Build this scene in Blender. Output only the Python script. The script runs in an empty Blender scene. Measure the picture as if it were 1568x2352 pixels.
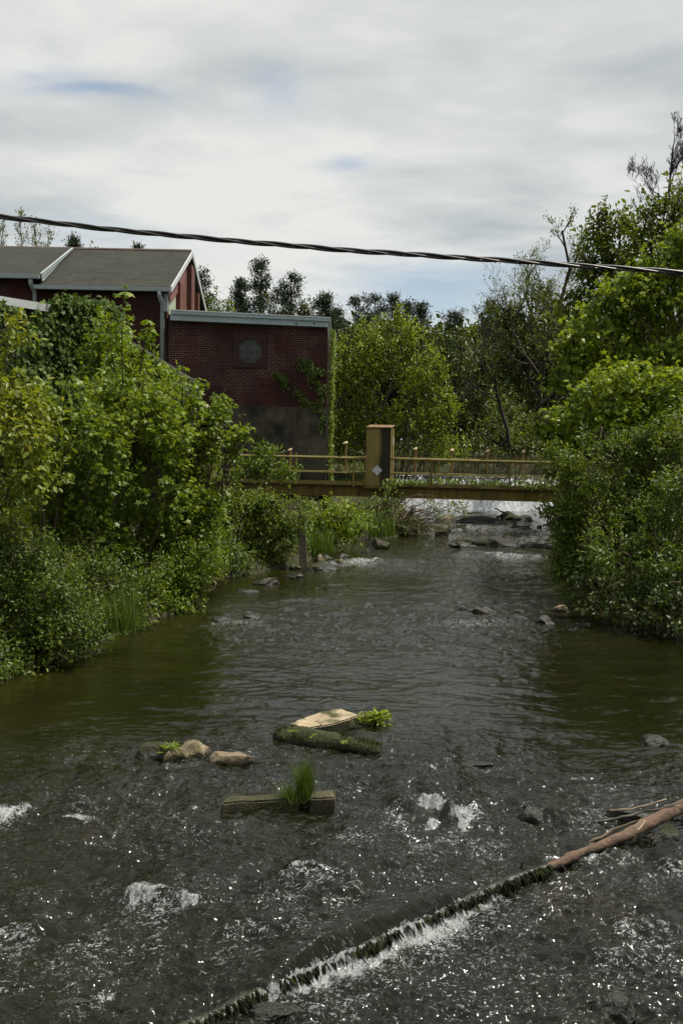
import bpy, bmesh, math, random
import numpy as np
from mathutils import Vector, Matrix

rng = np.random.default_rng(7)
random.seed(7)
SC = bpy.context.scene
COL = SC.collection

# ------------------------------------------------------------------ camera
F = 2287.0                      # focal length in units of a 1568 x 2352 view (35 mm lens upright)
CAM = np.array([0.0, 0.0, 3.0])
PITCH = math.atan((1176 - 1010) / F)
ROLL = math.radians(1.1)
_r = np.array([1.0, 0, 0]); _f = np.array([0, math.cos(PITCH), -math.sin(PITCH)]); _u = np.array([0, math.sin(PITCH), math.cos(PITCH)])
CR = _r * math.cos(ROLL) + _u * math.sin(ROLL)
CU = _u * math.cos(ROLL) - _r * math.sin(ROLL)

def ray(px, py):
    d = CR * ((px - 784) / F) + CU * ((1176 - py) / F) + _f
    return d

def P(px, py, D):
    """point seen at (px,py) of the 1568x2352 view at distance D ahead"""
    d = ray(px, py)
    return CAM + d * (D / d[1])

def G(px, py, z=0.0):
    d = ray(px, py)
    return CAM + d * ((z - CAM[2]) / d[2])

cd = bpy.data.cameras.new('camera')
cam = bpy.data.objects.new('camera', cd); COL.objects.link(cam)
cd.sensor_fit = 'VERTICAL'; cd.sensor_height = 36; cd.lens = 35; cd.clip_end = 2000; cd.clip_start = 0.05
M = Matrix.Identity(4)
for i in range(3):
    M[i][0] = CR[i]; M[i][1] = CU[i]; M[i][2] = -_f[i]; M[i][3] = CAM[i]
cam.matrix_world = M
SC.camera = cam

# ------------------------------------------------------------------ noise
def _hash(ix, iy, iz, seed):
    h = (ix.astype(np.int64) * 374761393 + iy.astype(np.int64) * 668265263 + iz.astype(np.int64) * 2147483647 + seed * 974711) & 0xFFFFFFFF
    h = ((h ^ (h >> 13)) * 1274126177) & 0xFFFFFFFF
    h = ((h ^ (h >> 16)) * 2246822519) & 0xFFFFFFFF
    return ((h ^ (h >> 15)) & 0xFFFFFF) / float(0xFFFFFF)

def vnoise(x, y, z=None, seed=0):
    x = np.asarray(x, float); y = np.asarray(y, float)
    two = z is None
    ix = np.floor(x); iy = np.floor(y); fx = x - ix; fy = y - iy
    sx = fx * fx * fx * (fx * (fx * 6 - 15) + 10); sy = fy * fy * fy * (fy * (fy * 6 - 15) + 10)
    def lay(iz):
        a = _hash(ix, iy, iz, seed); b = _hash(ix + 1, iy, iz, seed)
        c = _hash(ix, iy + 1, iz, seed); d = _hash(ix + 1, iy + 1, iz, seed)
        return (a * (1 - sx) + b * sx) * (1 - sy) + (c * (1 - sx) + d * sx) * sy
    if two:
        return lay(np.zeros_like(ix))
    z = np.asarray(z, float); iz = np.floor(z); fz = z - iz; sz = fz * fz * (3 - 2 * fz)
    return lay(iz) * (1 - sz) + lay(iz + 1) * sz

def fbm(x, y, z=None, o=4, seed=0):
    s = 0; a = 0.5; n = 0
    for k in range(o):
        s = s + a * vnoise(x * 2 ** k, y * 2 ** k, None if z is None else z * 2 ** k, seed + k * 17); n += a; a *= 0.5
    return s / n

def sstep(a, b, x):
    t = np.clip((x - a) / (b - a), 0, 1)
    return t * t * (3 - 2 * t)

# ------------------------------------------------------------------ object helpers
def tag(o, label=None, cat=None, group=None, kind=None):
    if label: o['label'] = label
    if cat: o['category'] = cat
    if group: o['group'] = group
    if kind: o['kind'] = kind
    return o

def empty(name, loc, label, cat, group=None):
    o = bpy.data.objects.new(name, None); COL.objects.link(o)
    o.empty_display_size = 0.2
    o.location = [float(v) for v in loc]
    bpy.context.view_layer.update()
    return tag(o, label, cat, group)

def link(name, me, mat, parent=None):
    o = bpy.data.objects.new(name, me); COL.objects.link(o)
    if mat: me.materials.append(mat)
    if parent is not None:
        o.parent = parent
        o.matrix_parent_inverse = Matrix.Translation(-Vector(parent.matrix_world.translation)) if parent.parent is None else parent.matrix_world.inverted()
    return o

def mesh_np(name, V, T, attrs=None, smooth=False, quad=False):
    """V (n,3), T (m,3|4)"""
    me = bpy.data.meshes.new(name)
    V = np.ascontiguousarray(V, np.float32); T = np.ascontiguousarray(T, np.int32)
    k = T.shape[1]
    me.vertices.add(len(V)); me.vertices.foreach_set('co', V.ravel())
    me.loops.add(T.size); me.loops.foreach_set('vertex_index', T.ravel())
    me.polygons.add(len(T)); me.polygons.foreach_set('loop_start', np.arange(0, T.size, k, dtype=np.int32))
    if smooth: me.polygons.foreach_set('use_smooth', np.ones(len(T), bool))
    for n, a in (attrs or {}).items():
        at = me.attributes.new(n, 'FLOAT', 'POINT'); at.data.foreach_set('value', np.ascontiguousarray(a, np.float32))
    me.update(calc_edges=True)
    return me

class MB:
    """collects simple solids into one bmesh"""
    def __init__(s): s.bm = bmesh.new()
    def hexa(s, pts):
        """8 points: bottom 4 ccw, top 4 ccw"""
        v = [s.bm.verts.new([float(c) for c in p]) for p in pts]
        for f in ((3, 2, 1, 0), (4, 5, 6, 7), (0, 1, 5, 4), (1, 2, 6, 5), (2, 3, 7, 6), (3, 0, 4, 7)):
            s.bm.faces.new([v[i] for i in f])
        return s
    def box(s, a, b, ax=None):
        (x0, y0, z0), (x1, y1, z1) = a, b
        pts = [(x0, y0, z0), (x1, y0, z0), (x1, y1, z0), (x0, y1, z0), (x0, y0, z1), (x1, y0, z1), (x1, y1, z1), (x0, y1, z1)]
        if ax: pts = [ax(p) for p in pts]
        return s.hexa(pts)
    def prism(s, poly, ext):
        """poly: list of 3D points, ext: extrusion vector"""
        n = len(poly); e = np.array(ext, float)
        a = [s.bm.verts.new([float(c) for c in p]) for p in poly]
        b = [s.bm.verts.new([float(c) for c in (np.array(p) + e)]) for p in poly]
        s.bm.faces.new(a); s.bm.faces.new(list(reversed(b)))
        for i in range(n):
            j = (i + 1) % n
            s.bm.faces.new([a[j], a[i], b[i], b[j]])
        return s
    def tube(s, pts, rad, n=8, cap=True):
        pts = [np.array(p, float) for p in pts]
        if np.isscalar(rad): rad = [rad] * len(pts)
        rings = []; ref = None
        for i, p in enumerate(pts):
            d = pts[min(i + 1, len(pts) - 1)] - pts[max(i - 1, 0)]; d = d / (np.linalg.norm(d) + 1e-9)
            if ref is None or abs(np.dot(ref, d)) > 0.95: ref = np.array([0, 0, 1.0]) if abs(d[2]) < 0.9 else np.array([1.0, 0, 0])
            x = np.cross(ref, d); x /= np.linalg.norm(x); y = np.cross(d, x); ref = y
            rings.append([s.bm.verts.new([float(c) for c in p + rad[i] * (math.cos(t) * x + math.sin(t) * y)]) for t in [2 * math.pi * k / n for k in range(n)]])
        for a, b in zip(rings, rings[1:]):
            for k in range(n):
                s.bm.faces.new([a[k], a[(k + 1) % n], b[(k + 1) % n], b[k]])
        if cap:
            s.bm.faces.new(list(reversed(rings[0]))); s.bm.faces.new(rings[-1])
        return s
    def build(s, name, mat, parent=None, bevel=0.0, smooth=False):
        bmesh.ops.recalc_face_normals(s.bm, faces=s.bm.faces)
        if bevel:
            bmesh.ops.bevel(s.bm, geom=[e for e in s.bm.edges], offset=bevel, segments=2, affect='EDGES', clamp_overlap=True)
        me = bpy.data.meshes.new(name); s.bm.to_mesh(me); s.bm.free()
        if smooth:
            me.polygons.foreach_set('use_smooth', np.ones(len(me.polygons), bool))
        return link(name, me, mat, parent)

# ------------------------------------------------------------------ materials
def mat(name):
    m = bpy.data.materials.new(name); m.use_nodes = True
    nt = m.node_tree; nt.nodes.clear()
    return m, nt

class N:
    def __init__(s, nt): s.nt = nt
    def __call__(s, typ, ins=None, **kw):
        n = s.nt.nodes.new(typ)
        for k, v in kw.items(): setattr(n, k, v)
        for k, v in (ins or {}).items():
            sock = n.inputs[k]
            if isinstance(v, bpy.types.NodeSocket): s.nt.links.new(v, sock)
            else: sock.default_value = v
        return n
    def math(s, op, a, b=None, clamp=False):
        n = s('ShaderNodeMath', operation=op); n.use_clamp = clamp
        for i, v in enumerate((a, b)):
            if v is None: continue
            if isinstance(v, bpy.types.NodeSocket): s.nt.links.new(v, n.inputs[i])
            else: n.inputs[i].default_value = v
        return n.outputs[0]
    def ramp(s, fac, stops, interp='LINEAR'):
        n = s('ShaderNodeValToRGB'); s.nt.links.new(fac, n.inputs[0]); cr = n.color_ramp; cr.interpolation = interp
        while len(cr.elements) < len(stops): cr.elements.new(0.5)
        for e, (p, c) in zip(cr.elements, stops):
            e.position = p; e.color = (c[0], c[1], c[2], 1) if not np.isscalar(c) else (c, c, c, 1)
        return n.outputs[0]
    def noise(s, vec, scale, detail=4, rough=0.55, dist=0.0):
        n = s('ShaderNodeTexNoise', {'Scale': scale, 'Detail': detail, 'Roughness': rough, 'Distortion': dist})
        if vec is not None: s.nt.links.new(vec, n.inputs['Vector'])
        return n.outputs['Fac']
    def mapping(s, vec, scale=(1, 1, 1), loc=(0, 0, 0), rot=(0, 0, 0)):
        n = s('ShaderNodeMapping', {'Scale': scale, 'Location': loc, 'Rotation': rot}); s.nt.links.new(vec, n.inputs['Vector'])
        return n.outputs[0]
    def mix(s, fac, a, b, blend='MIX'):
        n = s('ShaderNodeMix', data_type='RGBA', blend_type=blend)
        for k, v in ((0, fac), (6, a), (7, b)):
            if isinstance(v, bpy.types.NodeSocket): s.nt.links.new(v, n.inputs[k])
            else: n.inputs[k].default_value = v if k == 0 else (v[0], v[1], v[2], 1)
        return n.outputs[2]
    def pos(s): return s('ShaderNodeNewGeometry').outputs['Position']
    def bump(s, h, strength=0.5, dist=0.02):
        return s('ShaderNodeBump', {'Height': h, 'Strength': strength, 'Distance': dist}).outputs[0]
    def out(s, sh):
        o = s('ShaderNodeOutputMaterial'); s.nt.links.new(sh, o.inputs['Surface'])
    def bsdf(s, **ins):
        m = {'color': 'Base Color', 'rough': 'Roughness', 'normal': 'Normal', 'spec': 'Specular IOR Level', 'metal': 'Metallic', 'ior': 'IOR', 'coat': 'Coat Weight'}
        d = {}
        for k, v in ins.items():
            if k == 'color' and not isinstance(v, bpy.types.NodeSocket): v = (v[0], v[1], v[2], 1)
            d[m[k]] = v
        return s('ShaderNodeBsdfPrincipled', d).outputs[0]

def leaf_mat(name, c0, c1, c2, trans=0.42, rough=0.45, spec=0.34):
    """c0..c2: leaf colours, mixed leaf by leaf"""
    m, nt = mat(name); n = N(nt)
    r = n('ShaderNodeAttribute', attribute_name='rnd').outputs['Fac']
    col = n.ramp(r, [(0.0, c0), (0.5, c1), (1.0, c2)])
    b = n.bsdf(color=col, rough=rough, spec=spec)
    tcol = n.mix(1.0, col, (1.25, 1.15, 0.5), 'MULTIPLY')
    t = n('ShaderNodeBsdfTranslucent', {'Color': tcol}).outputs[0]
    mx = n('ShaderNodeMixShader', {0: trans, 1: b, 2: t}).outputs[0]
    n.out(mx); return m

def plain_mat(name, col, rough=0.7, var=0.25, scale=3.0, spec=0.4, bump=0.0, bscale=20, dark=(0.02, 0.018, 0.015), streak=0.0, metal=0.0):
    m, nt = mat(name); n = N(nt); p = n.pos()
    f = n.noise(p, scale, 6)
    lo = [c * (1 - var) for c in col]; hi = [min(1, c * (1 + var)) for c in col]
    c = n.ramp(f, [(0.3, lo), (0.7, hi)])
    if streak:
        s = n.noise(n.mapping(p, (6, 6, 0.5)), 1.0, 5)
        c = n.mix(n.ramp(s, [(0.5, 0.0), (0.72, streak)]), c, dark)
    kw = {}
    if bump: kw['normal'] = n.bump(n.noise(p, bscale, 5), bump, 0.02)
    n.out(n.bsdf(color=c, rough=rough, spec=spec, metal=metal, **kw)); return m

MT = {}
MT['bark'] = plain_mat('bark_brown', (0.07, 0.055, 0.04), 0.9, 0.4, 6, 0.2, 0.6, 25)
MT['bark_dark'] = plain_mat('bark_dark', (0.035, 0.028, 0.022), 0.9, 0.4, 6, 0.2)
MT['bark_grey'] = plain_mat('bark_grey', (0.085, 0.075, 0.068), 0.9, 0.35, 6, 0.2)
MT['twig'] = plain_mat('dry_twigs', (0.10, 0.075, 0.05), 0.9, 0.4, 8, 0.2)
MT['maple'] = leaf_mat('maple_leaves', (0.06, 0.105, 0.01), (0.115, 0.18, 0.015), (0.2, 0.255, 0.026))
MT['maple_right'] = leaf_mat('maple_leaves_bright', (0.07, 0.12, 0.011), (0.135, 0.205, 0.016), (0.22, 0.28, 0.03))
MT['elder'] = leaf_mat('box_elder_leaves', (0.09, 0.125, 0.011), (0.165, 0.205, 0.02), (0.25, 0.265, 0.042))
MT['shrub'] = leaf_mat('shrub_leaves', (0.045, 0.08, 0.011), (0.085, 0.135, 0.016), (0.145, 0.19, 0.026))
MT['shrub_shade'] = leaf_mat('shaded_shrub_leaves', (0.02, 0.036, 0.006), (0.04, 0.06, 0.010), (0.07, 0.10, 0.016), 0.25)  # shrub leaves again, with shade painted in as a darker colour
MT['young'] = leaf_mat('young_leaves', (0.1, 0.15, 0.012), (0.16, 0.22, 0.018), (0.23, 0.29, 0.032), 0.4)
MT['forest'] = leaf_mat('forest_leaves', (0.035, 0.055, 0.01), (0.065, 0.095, 0.015), (0.11, 0.145, 0.022), 0.3)
MT['forest_mid'] = leaf_mat('ash_leaves', (0.05, 0.08, 0.011), (0.095, 0.135, 0.017), (0.15, 0.195, 0.026), 0.35)
MT['pine'] = leaf_mat('pine_needles', (0.018, 0.03, 0.014), (0.03, 0.046, 0.02), (0.052, 0.072, 0.03), 0.1, 0.6, 0.3)
MT['ivy'] = leaf_mat('ivy_leaves', (0.028, 0.055, 0.008), (0.055, 0.095, 0.011), (0.10, 0.15, 0.018), 0.3, 0.55, 0.2)
MT['ivy_light'] = leaf_mat('ivy_leaves_light', (0.07, 0.11, 0.011), (0.12, 0.17, 0.016), (0.17, 0.21, 0.026), 0.35)
MT['grass'] = leaf_mat('grass_blades', (0.035, 0.07, 0.010), (0.07, 0.12, 0.015), (0.12, 0.17, 0.03), 0.35)
MT['reed'] = leaf_mat('dry_reeds', (0.03, 0.04, 0.012), (0.05, 0.06, 0.02), (0.10, 0.09, 0.045), 0.3)
MT['flower'] = leaf_mat('yellow_flowers', (0.3, 0.24, 0.01), (0.45, 0.36, 0.02), (0.55, 0.45, 0.03), 0.3)

# ------------------------------------------------------------------ leaves and wood
def _tri_fan(outline, centre):
    V = np.array([centre] + outline, float); k = len(outline)
    T = np.array([[0, 1 + i, 1 + (i + 1) % k] for i in range(k)])
    return V, T
LEAF = {}
LEAF['maple'] = _tri_fan([(0, 0, 0), (0.02, 0.36, -.05), (0.30, 0.20, 0.0), (0.55, 0.52, -.12), (0.66, 0.17, -.02), (1.05, 0, -.18),
                          (0.66, -.17, -.02), (0.55, -.52, -.12), (0.30, -.20, 0.0), (0.02, -.36, -.05)], (0.36, 0, 0.03))
LEAF['oval'] = (np.array([(0, 0, 0), (0.3, 0.24, 0.07), (0.7, 0.2, 0.04), (1, 0, -.12), (0.7, -.2, 0.04), (0.3, -.24, 0.07)], float),
                np.array([(0, 3, 1), (1, 3, 2), (0, 5, 3), (5, 4, 3)]))
LEAF['small'] = (np.array([(0, 0, 0), (0.45, 0.3, 0.06), (1, 0, -.08), (0.45, -.3, 0.06)], float), np.array([(0, 2, 1), (0, 3, 2)]))
LEAF['long'] = (np.array([(0, 0, 0), (0.4, 0.13, 0.05), (1, 0, -.15), (0.4, -.13, 0.05)], float), np.array([(0, 2, 1), (0, 3, 2)]))

def unit(v):
    return v / (np.linalg.norm(v, axis=-1, keepdims=True) + 1e-9)

def leaves_mesh(pos, d, nrm, size, shape, rnd):
    tv, tt = LEAF[shape]
    x = unit(d); y = unit(np.cross(nrm, x)); z = np.cross(x, y)
    V = pos[:, None, :] + size[:, None, None] * (tv[None, :, 0:1] * x[:, None, :] + tv[None, :, 1:2] * y[:, None, :] + tv[None, :, 2:3] * z[:, None, :])
    k = len(tv); n = len(pos)
    T = tt[None, :, :] + (np.arange(n) * k)[:, None, None]
    return V.reshape(-1, 3), T.reshape(-1, 3), np.repeat(rnd, k)

def tubes_np(paths, sides=5):
    """paths: list of (pts (m,3), radii (m,)) -> V, quads"""
    Vs = []; Qs = []; off = 0
    ang = np.arange(sides) * 2 * math.pi / sides
    ca, sa = np.cos(ang), np.sin(ang)
    for pts, rad in paths:
        pts = np.asarray(pts, float); rad = np.asarray(rad, float); m = len(pts)
        d = np.gradient(pts, axis=0) if m > 2 else np.repeat((pts[-1] - pts[0])[None], m, 0)
        d = unit(d)
        ref = np.where(np.abs(d[:, 2:3]) < 0.9, np.array([[0, 0, 1.0]]), np.array([[1.0, 0, 0]]))
        x = unit(np.cross(np.repeat(ref[:1], m, 0), d)); y = np.cross(d, x)
        V = pts[:, None, :] + rad[:, None, None] * (ca[None, :, None] * x[:, None, :] + sa[None, :, None] * y[:, None, :])
        Vs.append(V.reshape(-1, 3))
        i = np.arange(m - 1)[:, None] * sides; k = np.arange(sides)[None, :]; k2 = (k + 1) % sides
        Qs.append(np.stack([i + k, i + k2, i + sides + k2, i + sides + k], -1).reshape(-1, 4) + off)
        off += m * sides
    return np.concatenate(Vs), np.concatenate(Qs)

def curve(a, b, bend, m=6, wob=0.03):
    a = np.asarray(a, float); b = np.asarray(b, float)
    t = np.linspace(0, 1, m)[:, None]
    c = (a + b) / 2 + bend
    p = (1 - t) ** 2 * a + 2 * t * (1 - t) * c + t ** 2 * b
    L = np.linalg.norm(b - a)
    p[1:-1] += rng.normal(0, wob * L / 2, (m - 2, 3))
    return p

def lob(px, py, rx, ry, D, rd=None):
    c = P(px, py, D); k = D / F
    return (c, np.array([rx * k, (rd if rd is not None else 0.85 * min(rx, ry) * k + 0.15), ry * k]))

def tree(name, label, cat, group, base, lobes, leaf, lsize, mt, dens=1.0, spray=0.5, per=9, bark='bark', r0=0.06, stems=1, gap=0.42, shape_up=0.35, droop=0.35, twig_r=0.004, fill=6.8, mid=0, lvar=0.3):
    """leafy tree or bush: trunk/limbs to every lobe, branchlets, leaf sprays"""
    base = np.asarray(base, float)
    e = empty(name, base, label, cat, group)
    paths = []
    LP = []; LD = []; LN = []; LS = []; LR = []
    fork = []
    topc = np.mean([c for c, r in lobes], 0)
    bases = [base + np.array([rng.normal(0, 0.25), rng.normal(0, 0.2), 0]) * (0 if stems == 1 else 1) for _ in range(stems)]
    bi = 0
    for c, r in lobes:
        b = bases[bi % stems]; bi += 1
        # limb leaves the stem part-way up
        f0 = b + (topc - b) * np.array([0.25, 0.25, 0.35]) * rng.uniform(0.5, 1.0) if stems == 1 else b
        if stems == 1 and not fork:
            f1 = b + (topc - b) * 0.5
            paths.append((curve(b - np.array([0, 0, 0.3]), f1, rng.normal(0, 0.05, 3), 7), np.linspace(r0, r0 * 0.6, 7))); fork.append((b, f1))
        if stems == 1:
            b0, f1 = fork[0]; f0 = b0 + (f1 - b0) * rng.uniform(0.45, 1.0)
        else: f0 = b - np.array([0, 0, 0.3])
        L = np.linalg.norm(c - f0)
        main = curve(f0, c + np.array([0, 0, r[2] * 0.5]), np.array([0, 0, -0.12 * L if stems == 1 else 0.0]) + rng.normal(0, 0.08 * L, 3) * np.array([1, 1, 0.3]), 8)
        paths.append((main, np.linspace(r0 * 0.55, r0 * 0.12, 8)))
        vol = r[0] * r[1] * r[2]
        area = (r[0] * r[2] + r[0] * r[1] + r[1] * r[2])
        n = int(max(6, dens * fill * area / (lsize * lsize * per) * 2.4))
        u = unit(rng.normal(size=(n, 3))) * (rng.uniform(0, 1, (n, 1)) ** (1 / 2.6))
        wv = unit(u) * 1.9 + c * 1.3; u = u * (0.62 + 0.85 * fbm(wv[:, 0], wv[:, 1], wv[:, 2], 3, 23))[:, None]
        p = c + u * r
        # clumps and gaps
        g = fbm(p[:, 0] / (spray * 1.6), p[:, 1] / (spray * 1.6), p[:, 2] / (spray * 1.6), 2, 5)
        kp = g > min(gap, np.quantile(g, 0.5)); p = p[kp]; u = u[kp]; n = len(p)
        d = unit(unit(u) * 0.7 + np.array([0, 0, shape_up]) + rng.normal(0, 0.45, (n, 3)))
        ln = spray * rng.uniform(0.6, 1.3, n)
        # branchlets
        nb = max(3, min(60, n // 18))
        for j in rng.choice(n, min(nb, n), replace=False):
            s = main[rng.integers(3, 8)]
            paths.append((curve(s, p[j] + d[j] * ln[j] * 0.5, rng.normal(0, 0.06, 3), 5), np.linspace(max(r0 * 0.14, twig_r * 1.6), twig_r, 5)))
        for j in range(0, n, 4):
            paths.append((np.stack([p[j] - d[j] * ln[j] * 0.5, p[j], p[j] + d[j] * ln[j] * 0.45 + np.array([0, 0, -0.03])]), np.array([twig_r, twig_r * 0.8, twig_r * 0.4])))
        t = (np.arange(per) + 0.5) / per - 0.5
        lp = p[:, None, :] + d[:, None, :] * (ln[:, None] * t[None, :])[..., None]
        lp = lp + rng.normal(0, lsize * 0.35, lp.shape)
        side = unit(rng.normal(size=lp.shape))
        ld = unit(d[:, None, :] * 0.55 + side * 0.9 + np.array([0, 0, -droop]))
        nn = unit(np.array([0, 0, 1.0]) + rng.normal(0, 0.55, lp.shape))
        m_ = lp.reshape(-1, 3)
        LP.append(m_); LD.append(ld.reshape(-1, 3)); LN.append(nn.reshape(-1, 3))
        LS.append(lsize * rng.uniform(1 - lvar, 1 + lvar, len(m_)))
        rr = 0.5 + 0.9 * (fbm(m_[:, 0] * 0.9, m_[:, 1] * 0.9, m_[:, 2] * 0.9, 2, 11) - 0.5) + rng.normal(0, 0.17, len(m_)) + np.tile(0.22 * t * 2, n)
        LR.append(np.clip(rr, 0, 1))
    V, T, R = leaves_mesh(np.concatenate(LP), np.concatenate(LD), np.concatenate(LN), np.concatenate(LS), leaf, np.concatenate(LR))
    link('foliage', mesh_np('foliage', V, T, {'rnd': R}), MT[mt], e)
    V, Q = tubes_np(paths, 5)
    link('branches' if stems > 1 else 'trunk', mesh_np('wood', V, Q, smooth=True), MT[bark], e)
    return e

def bare_tree(name, label, base, tip, spread, bark='bark_grey', r0=0.16, levels=4, group=None, buds=None, lean=None, n1=9, bud_n=1.0, start=0.35, up=0.25):
    base = np.asarray(base, float); tip = np.asarray(tip, float)
    e = empty(name, base, label, 'tree', group)
    paths = []; tips = []
    H = np.linalg.norm(tip - base)
    def grow(a, b, r, lev):
        L = np.linalg.norm(b - a)
        if lev == 0:
            p = curve(a, b, np.zeros(3), 9, 0.03)
        else:
            p = curve(a, b, np.array([0, 0, -0.10 * L]) + rng.normal(0, 0.05 * L, 3), 6, 0.045)
        paths.append((p, np.linspace(r, r * (0.25 if lev == 0 else 0.35), len(p))))
        if lev >= levels:
            tips.append((p[-1], unit(p[-1] - p[-2]))); 
            if rng.random() < 0.6: tips.append((p[len(p) // 2], unit(p[-1] - p[-2])))
            return
        nch = n1 if lev == 0 else rng.integers(4, 7)
        for k in range(nch):
            t = start + (1 - start) * (k + rng.random()) / nch if lev == 0 else 0.25 + 0.75 * (k + rng.random()) / nch
            i = min(int(t * (len(p) - 1)), len(p) - 2); s = p[i] + (p[i + 1] - p[i]) * (t * (len(p) - 1) - i)
            ax = unit(p[i + 1] - p[i])
            q = unit(rng.normal(size=3)); q = unit(q - ax * np.dot(q, ax))
            sp = 0.9 if lev == 0 else 0.75
            d = unit(ax * 0.75 + q * sp * rng.uniform(0.6, 1.2) + np.array([0, 0, up]))
            ll = (spread * (1.15 - 0.85 * t) if lev == 0 else L * rng.uniform(0.38, 0.6))
            grow(s, s + d * ll * rng.uniform(0.75, 1.15), max(r * (1 - 0.6 * t) * 0.5, 0.006), lev + 1)
    grow(base - np.array([0, 0, 0.3]), tip, r0, 0)
    V, Q = tubes_np(paths, 4)
    link('trunk', mesh_np('wood', V, Q, smooth=True), MT[bark], e)
    if buds:
        mt, size, per = buds
        tp = np.array([t[0] for t in tips]); td = np.array([t[1] for t in tips])
        k = rng.random(len(tp)) < bud_n; tp = np.repeat(tp[k], per, 0); td = np.repeat(td[k], per, 0)
        n = len(tp)
        V, T, R = leaves_mesh(tp + rng.normal(0, size * 0.9, (n, 3)), unit(td + rng.normal(0, 0.7, (n, 3))), unit(rng.normal(0, 0.6, (n, 3)) + np.array([0, 0, 1])), size * rng.uniform(0.6, 1.3, n), 'small', rng.random(n))
        link('foliage', mesh_np('foliage', V, T, {'rnd': R}), MT[mt], e)
    return e

def pine(label, px, ytop, ybase, wpx, D, irregular=0.35, group='pines above the tree line', dens=1.0):
    top = P(px, ytop, D); base = top.copy(); base[2] = ground_z(top[0], top[1]); k = D / F
    H = top[2] - base[2]; Wd = wpx * k * rng.uniform(1.15, 1.6)
    vis = (ybase - ytop) * k
    e = empty('pine_tree', base, label, 'tree', group)
    paths = [(curve(base - [0, 0, .3], top, rng.normal(0, 0.15, 3), 8, 0.01), np.linspace(0.22, 0.03, 8))]
    LP = []; LD = []
    z = 0.0
    while z < vis * 1.15:
        t = z / vis
        for kk in range(rng.integers(4, 7)):
            if rng.random() < 0.25: continue
            a = rng.uniform(0, 2 * math.pi)
            L = Wd * (0.22 + 1.0 * min(1, t) ** 0.6) * rng.uniform(1 - irregular * 1.9, 1.25)
            s = top - [0, 0, z]
            en = s + np.array([math.cos(a) * L, math.sin(a) * L, L * rng.uniform(0.0, 0.5)])
            paths.append((curve(s, en, np.array([0, 0, -0.1 * L]), 4), np.linspace(0.035, 0.012, 4)))
            nc = max(2, int(L / 0.45 * dens))
            for c in range(nc):
                f = rng.uniform(0.4, 1.05)
                q = s + (en - s) * f + rng.normal(0, 0.10 + 0.1 * L, 3) * np.array([1, 1, 0.5])
                m = rng.integers(34, 52)
                LP.append(q + rng.normal(0, 0.20, (m, 3))); LD.append(unit(rng.normal(0, 0.8, (m, 3)) + np.array([math.cos(a) * 0.5, math.sin(a) * 0.5, 0.7])))
        z += rng.uniform(0.3, 0.6)
    LP.append(top + rng.normal(0, 0.12, (20, 3)) - [0, 0, 0.1]); LD.append(unit(rng.normal(0, 0.4, (20, 3)) + [0, 0, 1]))
    p = np.concatenate(LP); d = np.concatenate(LD); n = len(p)
    V, T, R = leaves_mesh(p, d, unit(rng.normal(size=(n, 3))), 0.26 * rng.uniform(0.6, 1.3, n), 'long', rng.random(n))
    link('foliage', mesh_np('foliage', V, T, {'rnd': R}), MT['pine'], e)
    V, Q = tubes_np(paths, 5)
    link('trunk', mesh_np('wood', V, Q, smooth=True), MT['bark_dark'], e)
    return e
exec_marker = None
#==GROUND==
# ------------------------------------------------------------------ ground, river bed, banks
_L = [G(0, 1575), G(250, 1478), G(440, 1408), G(520, 1335), G(700, 1305), G(850, 1248), G(1000, 1222), G(985, 1200)]
LY = np.array([-80, 4] + [p[1] for p in _L[:-1]] + [42.0, 47.5, 60, 90]); LX = np.array([-6.5, -5.2] + [p[0] for p in _L[:-1]] + [2.6, 1.5, 0, -3])
RY = np.array([-80, 4, 12, 18, 24, 30, 36, 42, 50, 60, 90]); RX = np.array([9, 8.0, 7.0, 6.4, 6.2, 6.8, 8.2, 10.4, 13, 18, 30.0])
DAM_Y = G(1170, 1172)[1]; CREST = P(1170, 1091, DAM_Y + 0.9)[2]
POND_END = DAM_Y + 5.5

def ground_z(X, Y):
    X = np.asarray(X, float); Y = np.asarray(Y, float)
    xl = np.interp(Y, LY, LX) + 0.25 * (vnoise(Y * 0.9, Y * 0 + 3.3) - 0.5); xr = np.interp(Y, RY, RX) + 0.25 * (vnoise(Y * 0.9, Y * 0 + 8.3) - 0.5)
    base = np.where(Y > DAM_Y + 0.6, CREST - 0.7, -0.45)
    bankL = np.interp(Y, [0, 12, 20, 30, 38, 44, 60], [0.9, 0.8, 0.5, 0.32, 0.35, CREST + 0.1, CREST + 0.5])
    bankR = np.interp(Y, [0, 20, 36, 44, 60], [1.0, 1.0, 1.4, CREST + 0.35, CREST + 0.5])
    dl = xl - X; dr = X - xr
    hl = sstep(-0.5, 1.1, dl) * (bankL - base) + np.clip(dl - 1.8, 0, 12) * 0.02
    hr = sstep(-0.5, 1.1, dr) * (bankR - base) + np.clip(dr - 1.5, 0, 12) * 0.05
    z = base + np.maximum(hl, hr)
    far = sstep(POND_END - 0.5, POND_END + 0.9, Y) * (CREST + 0.35 - base)
    z = np.maximum(z, base + far) + np.clip(Y - POND_END - 1, 0, 60) * 0.012
    z = z + 0.14 * (fbm(X * 0.8, Y * 0.8, None, 4, 2) - 0.5) + 0.8 * sstep(60, 200, np.abs(X) + np.abs(Y)) * (fbm(X * 0.02, Y * 0.02, None, 3, 4) - 0.5)
    return z

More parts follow.
